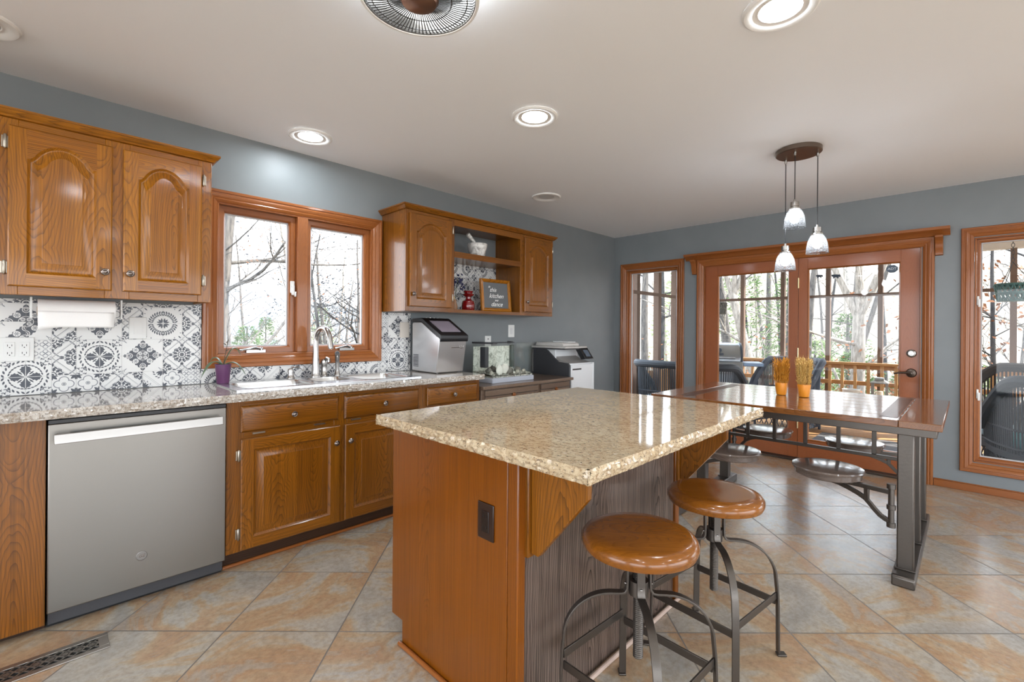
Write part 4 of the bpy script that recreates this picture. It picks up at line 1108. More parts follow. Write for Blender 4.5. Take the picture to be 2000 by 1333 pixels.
prof = [(0,.0005),(.050,.0005),(.054,.008),(.054,.06),(.048,.078),(.028,.090),(.022,.098),(.022,.112),(.046,.128),(.050,.136),(.034,.142),(.042,.160),(.043,.163),(.036,.163),(.026,.145),(0,.14)]
obj('body', MB().lathe([(r, h*1.0) for r, h in prof], (2.515,3.0,zs2), 28), REDG, u)
u = thing('flower_sprig', 'dark blue artificial flower sprig behind the red bottle', 'flowers', (2.42, 3.06, zs2))
obj('vase', MB().lathe([(0,.0005),(.02,.0005),(.024,.03),(.013,.07),(.015,.09)], (2.42,3.06,zs2), 16), plain('clay_vase', srgb(150,110,80), .5), u)
obj('stem', MB().tube([(2.42,3.06,zs2+.0),(2.425,3.06,zs2+.12),(2.435,3.055,zs2+.22),(2.45,3.05,zs2+.27)], .003, 6), plain('sprig_stem', srgb(70,84,60), .6), u)
mb = MB(); rd = random.Random(5)
for i in range(46):
    c = Vector((2.45+rd.gauss(0,.036), 3.05+rd.gauss(0,.018), zs2+.235+rd.gauss(0,.030)))
    d1 = Vector((rd.uniform(-1,1),rd.uniform(-1,.3),rd.uniform(-1,1))).normalized(); d2 = d1.orthogonal().normalized()
    s_ = rd.uniform(.012,.020); k = []
    for j in range(7):
        a = j*math.pi/3.5; k.append(c + (d1*math.cos(a)*.6+d2*math.sin(a))*s_)
    mb.add(k, [tuple(range(7))])
obj('petals', mb, plain('navy_petal', srgb(52,54,92), .7), u, solid=.0015)
u = thing('gift_box', 'small cream and orange box left of the red bottle', 'box', (2.425, 3.13, zs2))
obj('lower_half', MB().box(2.38, 2.45, 3.10, 3.16, zs2+.0005, zs2+.055), plain('orange_card', srgb(206,120,50), .6), u, bevel=.002)
obj('upper_half', MB().box(2.378, 2.452, 3.098, 3.162, zs2+.0555, zs2+.12), plain('cream_card', srgb(214,196,160), .6), u, bevel=.002)
# framed sign, leaning back a little
u = thing('picture_frame', 'wooden framed grey sign with white script on the lower open shelf', 'sign', (2.815, 2.965, zs2), rotz=0, local=True)
u.rotation_euler = (-.10, 0, math.radians(-3))
FW, FH = .34, .285
mpf = lambda a, b, h: (a, -h, b)
obj('frame', frame_mesh(mpf, -FW/2, FW/2, .001, FH, [(0,-.012),(0,.008),(.006,.012),(.016,.012),(.022,.006),(.026,.008),(.030,.002),(.030,-.012)], 0, 1), [OAK['x'], OAK['z']], u)
bk = obj('board', MB().box(-FW/2+.028, FW/2-.028, -.001, .010, .028, FH-.028), plain('slate_board', srgb(92,94,96), .6), u)
WS = plain('white_script', srgb(232,232,230), .6, emit=None)
for t_, z, s_, dx in (('in', FH-.068, .030, -.075), ('this', FH-.095, .052, -.035), ('kitchen', FH-.148, .056, .0), ('we', FH-.185, .034, .0), ('dance', FH-.222, .056, .0)):
    text('lettering', t_, s_, WS, (dx, -.0022, z), (math.pi/2, 0, 0), bk, shear=.45, extrude=.0006)

# ------------------------------------------------------------------ island
u = thing('kitchen_island', 'oak island cabinet with overhang brackets in the middle of the room', 'island', (1.55, 1.30, 0))
ix0, ix1, iy0, iy1 = 1.0, 2.085, .955, 1.655
mb = MB(); mb.prism([(iy0+.045,.001),(iy1-.075,.001),(iy1-.075,.095),(iy1,.095),(iy1,.868),(iy0+.045,.868)], 'x', ix0, ix0+.018)
obj('end_panel', mb, OAKI['z'], u, bevel=.002)
mb = MB(); mb.prism([(iy0+.045,.001),(iy1-.075,.001),(iy1-.075,.095),(iy1,.095),(iy1,.868),(iy0+.045,.868)], 'x', ix1-.018, ix1)
obj('end_panel', mb, OAKI['z'], u, bevel=.002)
obj('corner_stile', MB().box(ix0, ix0+.035, iy0, iy0+.0445, .001, .868), OAKI['z'], u, bevel=.004)
obj('corner_stile', MB().box(ix1-.035, ix1, iy0, iy0+.0445, .001, .868), OAKI['z'], u, bevel=.004)
obj('back_panel', MB().box(ix0+.0355, ix1-.0355, iy0+.012, iy0+.03, .001, .868), OAKG['z'], u)
obj('cabinet_fronts', MB().box(ix0+.0185, ix1-.0185, iy1-.02, iy1, .096, .868), OAKB['z'], u)
obj('cabinet_core', MB().box(ix0+.0185, ix1-.0185, iy0+.0455, iy1-.0805, .001, .868), OAKD, u)
mb = MB()
mb.tube([(ix0-.009, iy0-.009, .009),(ix0-.009, iy1-.07, .009)], .0085, 10)
obj('shoe_moulding', mb, FIR['y'], u)
obj('shoe_moulding', MB().tube([(ix0-.001, iy0-.009, .009),(ix1, iy0-.009, .009)], .0085, 10), plain('pale_shoe', srgb(196,172,158), .35), u)
for xb_ in (1.046, 2.065):
    mb = MB().prism([(iy0+.011,.868),(iy0+.011,.55),(.955-.012,.55),(.955-.012,.868)], 'x', xb_-.014, xb_+.032)
    b = obj('bracket_cleat', mb, OAKB['z'], u, bevel=.004)
    mb = MB().prism([(iy0-.0125,.868),(iy0-.0125,.562),(iy0-.04,.560),(.738,.776),(.735,.868)], 'x', xb_, xb_+.022)
    obj('bracket', mb, OAKB['z'], u, bevel=.002)
    k = MB().box(xb_+.0225, xb_+.04, iy0-.0142, iy0-.0125, .556, .576); k.lathe([(.006,0),(.006,-.004),(0,-.006)], (xb_+.031, iy0-.0142, .566), 10, axis='y')
    obj('angle_bracket', k, CHROME, b)
u2 = thing('island_outlet', 'dark brown outlet plate on the end of the island', 'outlet', (ix0, 1.093, .63))
BRP = plain('brown_plastic', srgb(44,26,18), .3)
obj('cover_plate', MB().box(ix0-.006, ix0-.0004, 1.056, 1.130, .572, .688), BRP, u2, bevel=.002)
o = obj('receptacle', MB().box(ix0-.0085, ix0-.0062, 1.076, 1.110, .596, .664), plain('dark_brown_plastic', srgb(30,18,14), .25), u2, bevel=.0015)
for dz in (-.018,.018):
    for dy in (-.008,.006): obj('slot', MB().box(ix0-.0091, ix0-.0086, 1.093+dy, 1.093+dy+.002, .63+dz-.004, .63+dz+.005), BLK, o)
mb = MB(); rough_edge_top(mb, .914, 2.222, .640, 1.645, .8690, .907, 'fblr', 8)
single('island_countertop', mb, GRAN_I, 'polished beige granite slab with chiselled edge on the island', 'countertop', smooth=20, loc=(1.56,1.15,.869))

# ------------------------------------------------------------------ bar stools
def make_stool():
    u = thing('bar_stool', '', 'stool', (0,0,0), local=True)
    R_, zt = .176, .622
    prof = [(0,zt-.050),(R_-.02,zt-.050),(R_-.006,zt-.044),(R_,zt-.030),(R_-.001,zt-.018),(R_-.010,zt-.006),(R_-.024,zt),(R_-.05,zt+.0005),(0,zt-.002)]
    obj('seat', MB().lathe(prof, (0,0,0), 56), SEATW, u)
    mb = MB().lathe([(0,zt-.0505),(.07,zt-.0505),(.07,zt-.0555),(0,zt-.0555)], (0,0,0), 24)
    obj('seat_plate', mb, IRON, u)
    # threaded post
    prof = []; z = .235
    while z < zt-.060: prof += [(.0135,z),(.0155,z+.003)]; z += .006
    prof = [(0,.235)] + prof + [(.0145,zt-.0562)]
    obj('screw_post', MB().lathe(prof, (0,0,0), 18), IRON, u)
    mb = MB().lathe([(.0165,.43),(.030,.43),(.030,.475),(.0165,.475)], (0,0,0), 24, cap=False)
    for k in range(4):
        a = math.pi/4+k*math.pi/2; c = Vector((math.cos(a),math.sin(a),0)); 
    obj('collar', mb, IRON, u)
    for k in range(4):
        a = k*math.pi/2; c = Vector((math.cos(a), math.sin(a), 0)); t = Vector((-c.y, c.x, 0))
        P = lambda r, z: c*r + Vector((0,0,z))
        pts = [P(.0345,.555),(P(.0345,.52)),P(.0345,.47),P(.0355,.448),P(.042,.436),P(.055,.433)]
        for i in range(0, 10):
            b = math.radians(90-i*8.5); pts.append(P(.085+.145*math.cos(b), .285+.148*math.sin(b)))
        pts += [P(.233,.25),P(.236,.18),P(.237,.10),P(.238,.012)]
        L = obj('leg', MB().tube(pts, 0, flat=(.024,.007,c)), IRON, u, bevel=.0012)
        obj('foot', MB().tube([P(.233,.0045),P(.250,.0045),P(.266,.006)], 0, flat=(.026,.007,(0,0,1))), IRON, L, bevel=.002)
        obj('rivet', MB().lathe([(.0048,0),(.0045,.002),(0,.0035)], P(.0392,.462), 10, axis='z'), NICKEL, L)
    for k in range(4):
        a0, a1 = k*math.pi/2, (k+1)*math.pi/2
        z = .205 if k % 2 == 0 else .232
        p0 = Vector((math.cos(a0),math.sin(a0),0))*.2325; p1 = Vector((math.cos(a1),math.sin(a1),0))*.2325
        dd = (p1-p0).normalized(); p0 += dd*.006; p1 -= dd*.006
        obj('footrest', MB().tube([p0+Vector((0,0,z)), p1+Vector((0,0,z))], 0, flat=(.026,.006,(p0+p1).normalized())), IRON, u, bevel=.001)
    return u
s0 = make_stool(); s0.location = (1.297, .722, 0); s0.rotation_euler = (0,0,math.radians(-48))
s0['label'] = 'round wooden screw stool nearest the camera, in front of the island'; s0['group'] = 'wooden stools at the island'
s1 = copy_tree(s0); s1.location = (1.845, .703, 0); s1.rotation_euler = (0,0,math.radians(-52))
s1['label'] = 'second round wooden screw stool, between the near stool and the long table'

# ------------------------------------------------------------------ swing-seat dining table
u = thing('dining_table', 'long wooden table on an iron frame with four swing-out seats', 'table', (3.52, .82, 0))
tx0, tx1, ty0, ty1, zt = 2.955, 4.085, .085, 1.560, .811
tw = MB(); npl = 7
tw.box(tx0, tx1, ty0, ty0+.16, zt-.034, zt, 0); tw.box(tx0, tx1, ty1-.16, ty1, zt-.034, zt, 0)
for i in range(npl):
    a0 = tx0+(tx1-tx0)*i/npl; a1 = tx0+(tx1-tx0)*(i+1)/npl
    tw.box(a0+(.0012 if i else 0), a1-(.0012 if i < npl-1 else 0), ty0+.1615, ty1-.1615, zt-.034, zt-.0004, 1)
obj('tabletop', tw, [TABW['x'], TABW['y']], u, bevel=.003)
for y in (ty0+.17, ty1-.245):
    o = obj('inlay_strip', MB().box(tx0+.09, tx1-.09, y, y+.075, zt+.0001, zt+.0008), wood('dark_inlay', 'x', srgb(44,24,14), srgb(84,50,30), srgb(98,60,38), rough=.35, coat=.15), u)
fx0, fx1, fy0, fy1 = tx0+.04, tx1-.04, ty0+.02, ty1-.02
mb = MB()
mb.box(fx0, fx0+.03, fy0, fy1, zt-.075, zt-.0345); mb.box(fx1-.03, fx1, fy0, fy1, zt-.075, zt-.0345)
mb.box(fx0+.03, fx1-.03, fy0, fy0+.03, zt-.075, zt-.0345); mb.box(fx0+.03, fx1-.03, fy1-.03, fy1, zt-.075, zt-.0345)
obj('apron', mb, IRON, u, bevel=.003)
for y in (.222, 1.423):
    for x in (3.068, 3.50, 3.955):
        z0 = .056
        p = obj('post', MB().box(x-.033, x+.033, y-.033, y+.033, z0, zt-.0755), IRON, u, bevel=.006)
        obj('weld_plate', MB().box(x-.042, x+.042, y-.042, y+.042, z0-.0005, z0+.006), IRON, p, bevel=.002)
    obj('foot_beam', MB().prism([(2.945,.0008),(4.105,.0008),(4.105,.045),(4.095,.055),(2.955,.055),(2.945,.045)], 'y', y-.045, y+.045), IRON, u, bevel=.006)
    mb = MB(); mb.box(3.102, 3.466, y-.004, y+.02, .27, .30); mb.box(3.534, 3.921, y-.004, y+.02, .27, .30)
    obj('stretcher', mb, IRON, u, bevel=.002)
mb = MB(); mb.box(3.488, 3.512, .256, 1.389, .497, .517)
for y in (.40, .577, .756, .937, 1.106, 1.25): mb.box(3.492, 3.508, y-.011, y+.011, .517, zt-.04)
mb.box(3.485, 3.515, .256, 1.389, zt-.075, zt-.04)
obj('lattice', mb, IRON, u, bevel=.002)
SEATG = wood('swing_seat_wood', 'y', srgb(48,38,34), srgb(92,78,70), srgb(112,98,90), rough=.13, coat=.6, contrast=.5)
def swing_seat(hx, hy, sx, sy):
    """seat disc at sx,sy carried by a curved arm hinged on the post face at hx,hy"""
    s = obj('swing_seat', MB().lathe([(0,.447),(.150,.447),(.158,.453),(.160,.478),(.168,.481),(.171,.489),(.168,.496),(.155,.499),(0,.500)], (sx,sy,0), 48), SEATG, u)
    d = Vector((sx-hx, sy-hy, 0)); L = d.length; d.normalize(); n = Vector((-d.y, d.x, 0))
    h = Vector((hx,hy,0))
    mb = MB()
    mb.tube([h+Vector((0,0,.265)), h+Vector((0,0,.475))], .013, 12)
    for z in (.27,.36,.465): mb.tube([h+Vector((0,0,z-.012)), h+Vector((0,0,z+.012))], .019, 12)
    mb.tube([h+Vector((0,0,.435)), h+d*(L+.06)+Vector((0,0,.435))], 0, flat=(.022,.022,(0,0,1)))
    pts = []
    for t, z in ((0,.285),(.08,.292),(.16,.305),(.24,.328),(.31,.352),(.38,.372),(.5,.39),(.64,.405),(.8,.418),(1.0,.425)):
        pts.append(h+d*(L*t)+Vector((0,0,z)))
    mb.tube(pts, 0, flat=(.020,.020,(0,0,1)))
    mb.tube([h+d*(L*.36)+Vector((0,0,.366)), h+d*(L*.36)+Vector((0,0,.43))], 0, flat=(.022,.02,d))
    mb.box(sx-.05, sx+.05, sy-.05, sy+.05, .4405, .4465)
    obj('arm', mb, IRON, s, bevel=.0015)
swing_seat(3.02, .275, 3.085, .560); swing_seat(4.0, .275, 3.93, .560)
swing_seat(3.02, 1.37, 3.085, 1.075); swing_seat(4.0, 1.37, 3.945, 1.105)

# wheat pots
def wheat_pot(x, y, label, seed, tint):
    u = thing('wheat_pot', label, 'dried plant', (x, y, zt), group='dried wheat in orange pots')
    obj('pot', MB().lathe([(0,.0012),(.027,.0012),(.030,.004),(.040,.082),(.0395,.085),(.034,.084),(.030,.07),(0,.07)], (x,y,zt), 28), plain('orange_glaze', srgb(226,140,30), .3), u)
    rd = random.Random(seed); st = MB(); hd = MB()
    for i in range(80):
        a = rd.uniform(0, 6.283); r0 = .030*math.sqrt(rd.random()); r1 = .051*math.sqrt(rd.uniform(.1,1)); H = .225+rd.uniform(-.03,.035)
        b = Vector((x+r0*math.cos(a), y+r0*math.sin(a), zt+.072)); e = Vector((x+r1*math.cos(a), y+r1*math.sin(a), zt+H))
        m = b.lerp(e, .12)+Vector((math.cos(a),math.sin(a),0))*.010+Vector((rd.uniform(-.004,.004),rd.uniform(-.004,.004),0))
        st.tube([b, m, e], .0013, 4, cap=False)
        ax = (e-m).normalized()
        for k in range(11):
            c = m.lerp(e, k/11.0+.06); ang = rd.uniform(0,6.28); o = ax.orthogonal().normalized(); o2 = ax.cross(o)
            s = o*math.cos(ang)+o2*math.sin(ang)
            q = c+ax*.014+s*.010; w_ = ax.cross(s)*.0035
            hd.add([c-w_*.4, c+s*.007+ax*.004-w_, q, c+s*.007+ax*.004+w_], [(0,1,2,3)])
            if k > 2: hd.add([q, q+ax*.022+s*.008+w_*.2, q+w_*.25], [(0,1,2)])
    obj('stalks', st, plain('wheat_stalk', tint[0], .7), u); obj('wheat_ears', hd, plain('wheat_ear', tint[1], .7), u)
wheat_pot(3.565, .915, 'orange pot of golden dried wheat, the left one on the table', 1, (srgb(206,140,40), srgb(216,146,44)))
wheat_pot(3.555, .778, 'orange pot of paler dried wheat, the right one on the table', 2, (srgb(206,160,80), srgb(230,192,118)))

# ------------------------------------------------------------------ ceiling
def can(x, y, label, lit=True, r=.127, lr=.068):
    u = thing('recessed_light', label, 'ceiling light', (x, y, ZC), group='recessed lights in the ceiling')
    prof = [(lr+.0005,-.003),(lr+.004,-.006),(lr+.012,-.004),(lr+.022,-.006),(lr+.030,-.011),(r-.008,-.012),(r,-.006),(r,-.0006)]
    obj('trim', MB().lathe(prof, (x,y,ZC), 48, cap=False), TRIMW, u)
    obj('lens', MB().lathe([(lr,-.0008),(lr,-.0045),(0,-.005)], (x,y,ZC), 32), CANLIT if lit else CANOFF, u)
can(1.158, 2.905, 'lit recessed light over the sink window')
can(1.915, 1.725, 'lit recessed light in the middle of the ceiling, above the island far end')
can(1.895, .50, 'large lit recessed light at the upper right edge of the photo')
can(3.14, 2.68, 'unlit recessed fitting above the open-shelf cabinet', lit=False)
can(-.19, 2.745, 'unlit recessed fitting cut off by the left edge of the photo', lit=False)
for x, y in ((.2,.2),(-1.5,1.6),(-1.5,-1.0),(.6,-2.0),(2.6,-1.8),(4.0,-1.6),(-.4,-.6),(1.6,-1.0)): can(x, y, 'unseen recessed light added behind the camera as fill')  # extra lamps out of view, added to brighten the room

# caged fan light
fx, fy = .812, 1.215
u = thing('ceiling_fan', 'round caged fan light on the ceiling, cut by the top edge', 'fan', (fx, fy, ZC))
obj('canopy', MB().lathe([(0,-.0006),(.075,-.0006),(.075,-.03),(.06,-.04),(0,-.04)], (fx,fy,ZC), 32), BRONZE, u)
obj('light_ring', MB().lathe([(.061,-.041),(.150,-.041),(.155,-.045),(.155,-.060),(.150,-.064),(.0,-.064)], (fx,fy,ZC), 48), FANLIT, u)
obj('rim', MB().lathe([(.178,-.050),(.184,-.052),(.186,-.075),(.184,-.160),(.180,-.168),(.172,-.168),(.170,-.160),(.172,-.052)], (fx,fy,ZC), 64, cap=False), plain('rim_dark', (.12,.11,.1,1), .35, .8), u)
obj('rim_band', MB().lathe([(.1842,-.160),(.1865,-.163),(.184,-.170),(.176,-.1715),(.174,-.169),(.179,-.1685)], (fx,fy,ZC), 64, cap=False), TRIMW, u)
for k in range(5):
    a = k*2*math.pi/5; c = Vector((math.cos(a),math.sin(a),0)); t = Vector((-c.y,c.x,0))
    ctr = Vector((fx,fy,ZC-.105)); vs = []
    for r, w_, dz in ((.045,.018,.004),(.08,.032,.010),(.12,.038,.012),(.150,.030,.008)):
        vs += [ctr+c*r-t*w_+Vector((0,0,-dz)), ctr+c*r+t*w_+Vector((0,0,dz))]
    obj('blade', MB().add(vs, [(2*i,2*i+1,2*i+3,2*i+2) for i in range(3)]), plain('smoke_blade', srgb(120,118,114), .3), u, solid=.003)
obj('motor', MB().lathe([(0,-.065),(.045,-.065),(.048,-.08),(.046,-.150),(.04,-.158),(0,-.158)], (fx,fy,ZC), 32), BRONZE, u)
obj('hub_cap', MB().lathe([(.058,-.1665),(.060,-.170),(.052,-.182),(.03,-.190),(0,-.192)], (fx,fy,ZC), 40), plain('copper_bronze', (.30,.17,.12,1), .3, .9), u)
mb = MB(); NSP = 84
for k in range(NSP):
    a = k*2*math.pi/NSP; c = Vector((math.cos(a),math.sin(a),0)); o = Vector((fx,fy,ZC))
    mb.tube([o+c*.056+Vector((0,0,-.1675)), o+c*.12+Vector((0,0,-.171)), o+c*.165+Vector((0,0,-.168)), o+c*.174+Vector((0,0,-.158)), o+c*.176+Vector((0,0,-.07))], .0020, 4, cap=False)
for r, z in ((.10,-.1700),(.148,-.1695)):
    mb.tube([Vector((fx+r*math.cos(a*math.pi/24), fy+r*math.sin(a*math.pi/24), ZC+z)) for a in range(49)], .0018, 5, cap=False)
obj('grille', mb, plain('grille_wire', (.03,.027,.025,1), .5, .2), u)

# pendant
pcx, pcy = 3.448, .795
u = thing('pendant_light', 'three seeded-glass pendants on cords from a round bronze canopy', 'pendant light', (pcx, pcy, ZC))
obj('canopy', MB().lathe([(0,-.0006),(.128,-.0006),(.131,-.004),(.131,-.028),(.126,-.032),(0,-.031)], (pcx,pcy,ZC), 48), plain('brushed_bronze', (.20,.155,.125,1), .3, .95), u)
def shade(x, y, zb, zc0):
    c = (x, y, zb)
    cord = obj('cord', MB().tube([(x,y,ZC-.05),(x,y,zb+.18)], .0028, 8), BLACK, u)
    obj('strain_relief', MB().lathe([(0,-.0325),(.009,-.0325),(.007,-.052),(.003,-.056),(0,-.056)], (x,y,ZC), 12), NICKEL, u)
    k = MB().lathe([(0,.186),(.006,.184),(.008,.168),(.024,.166),(.025,.138),(.021,.136),(.021,.130),(.033,.128),(.034,.122),(.012,.121),(.012,.105),(0,.105)], c, 24)
    obj('socket_cap', k, NICKEL, u)
    prof = [(.030,.1205),(.036,.115),(.046,.098),(.055,.072),(.060,.040),(.0625,.012),(.0635,.0),(.0615,.0),(.058,.040),(.053,.072),(.044,.096),(.034,.112),(.029,.118)]
    s = obj('shade', MB().lathe(prof, c, 40, cap=False), SHADE, u)
    obj('bulb', MB().lathe([(.012,.104),(.016,.095),(.026,.078),(.0285,.064),(.025,.048),(.014,.036),(0,.033)], c, 20), BULB, u)
shade(3.514, .885, 1.655, 0); shade(3.384, .800, 1.910, 0); shade(3.505, .700, 1.752, 0)

# floor register
u = thing('floor_register', 'ornate metal floor vent by the left base cabinet', 'floor vent', (.07, 2.42, 0))
vx0, vx1, vy0, vy1 = -.17, .192, 2.36, 2.482
VM = m_steel('vent_metal', c=(.42,.39,.36,1), rough=.35, axis='x')
mb = MB(); zt_ = .005
mb.box(vx0, vx1, vy0, vy0+.024, .0006, zt_); mb.box(vx0, vx1, vy1-.024, vy1, .0006, zt_); mb.box(vx0, vx0+.03, vy0+.024, vy1-.024, .0006, zt_); mb.box(vx1-.03, vx1, vy0+.024, vy1-.024, .0006, zt_)
obj('frame', mb, VM, u, bevel=.0015)
mb = MB(); cy_ = (vy0+vy1)/2
for i in range(8):
    xx = vx0+.03+(vx1-vx0-.06)*(i+.5)/8; w_ = (vx1-vx0-.06)/8
    for s in (-1, 1):
        q = [(xx-w_/2, cy_), (xx-w_*.25, cy_+s*.010), (xx, cy_+s*.022), (xx+w_*.25, cy_+s*.014), (xx+w_/2, cy_+s*.002)]
        mb.tube([(a,b,.0035) for a,b in q], 0, flat=(.004,.003,(0,0,1)))
        mb.tube([(xx-w_/2, cy_+s*.037, .0035),(xx-w_*.2, cy_+s*.028,.0035),(xx+w_*.1, cy_+s*.016,.0035),(xx+w_/2, cy_+s*.030,.0035)], 0, flat=(.0045,.003,(0,0,1)))
    mb.lathe([(.004,.002),(.010,.002),(.010,.0046),(.004,.0046)], (xx, cy_, 0), 10, cap=False)
mb.box(vx0+.03, vx1-.03, cy_-.0015, cy_+.0015, .002, .0046)
obj('grille', mb, VM, u)
obj('duct_opening', MB().box(vx0+.03, vx1-.03, vy0+.024, vy1-.024, .0004, .0012), BLK, u)

# ------------------------------------------------------------------ porch outside the doors
ZD = -.13
PX0, PX1 = XW+.155, 8.75
mb = MB(); n = 26
for i in range(n):
    a0 = PX0+(PX1-PX0)*i/n; a1 = PX0+(PX1-PX0)*(i+1)/n
    mb.box(a0, a1-.006, -6.0, 3.62, ZD-.03, ZD)
struct('porch_floor', mb, DECKW['y'])
def m_mat():
    t = NT('grey_mat'); v = t.coord(rnd=False); ck = t.n('TexChecker'); ck.inputs['Scale'].default_value = 60; t.l(v, ck.inputs['Vector'])
    ck.inputs['Color1'].default_value = srgb(120,120,122); ck.inputs['Color2'].default_value = srgb(86,86,90); t.l(ck.outputs[0], t.b.inputs['Base Color']); t.set(Roughness=.9); return t.mat
single('porch_mat', MB().box(5.40, 7.50, -.9, 1.42, ZD+.001, ZD+.012), m_mat(), 'grey woven mat on the porch boards outside the doors', 'mat', loc=(6.2,.5,ZD))
struct('porch_ceiling', MB().box(PX0, 9.05, -6.0, 3.9, 2.62, 2.70), plain('porch_ceiling_paint', srgb(226,222,214), .7))
single('porch_beam', MB().box(8.58, 8.72, -6.0, 3.6, 2.33, 2.615), plain('beam_paint', srgb(214,210,204), .7), 'pale beam under the porch roof edge, through the right window', 'beam', loc=(8.65,-1,2.33))
posts = [(8.645, y) for y in (2.83, 2.20, 1.57, .925, .285, -.40, -1.05, -1.70)]
for i, (x, y) in enumerate(posts):
    single('porch_post', MB().box(x-.045, x+.045, y-.030, y+.030, ZD+.001, 2.329), POSTW['z'],
        'upright wooden post of the porch front, outside the doors', 'post', 'porch front posts', loc=(x,y,ZD), bevel=.003)
for i, x in enumerate((6.16, 6.82, 7.42, 8.05)):
    single('porch_post', MB().box(x-.045, x+.045, 3.46, 3.55, ZD+.001, 2.615), POSTW['z'],
        'upright wooden post of the porch side, through the narrow window', 'post', 'porch side posts', loc=(x,3.5,ZD), bevel=.003)
CBW = POSTW
single('porch_crossbar', MB().box(8.59, 8.599, -2.0, 3.45, 1.785, 1.83), CBW['y'], 'long level bar across the porch front posts', 'crossbar', loc=(8.59,.7,1.79))
single('porch_crossbar', MB().box(5.40, 8.58, 3.447, 3.4585, 1.785, 1.835), CBW['x'], 'level bar across the porch side posts beyond the narrow window', 'crossbar', loc=(7,3.45,1.79))
u = thing('porch_railing', 'wooden porch railing with square balusters beyond the doors', 'railing', (8.5, .8, ZD))
mb = MB(); mb.box(8.47, 8.588, -3.0, 3.40, .765, .80); mb.box(8.548, 8.586, -3.0, 3.40, .70, .7645)
obj('top_rail', mb, DECKW['y'], u, bevel=.003)
obj('middle_rail', MB().box(8.548, 8.586, -3.0, 3.40, .46, .52), DECKW['y'], u, bevel=.003)
obj('bottom_rail', MB().box(8.548, 8.586, -3.0, 3.40, -.03, .03), DECKW['y'], u, bevel=.003)
y = -2.9
while y < 3.36:
    obj('baluster', MB().box(8.512, 8.5475, y-.019, y+.019, -.04, .7645), DECKW['z'], u); y += .158
u = thing('side_fence', 'low board fence on the porch side behind the wicker settee', 'fence', (7, 3.56, ZD))
mb = MB(); x = 5.4
rd = random.Random(3)
while x < 8.5: mb.box(x, x+.085, 3.556, 3.575, ZD+.001, .62+rd.uniform(-.004,.004)); x += .105
obj('boards', mb, DECKW['z'], u)

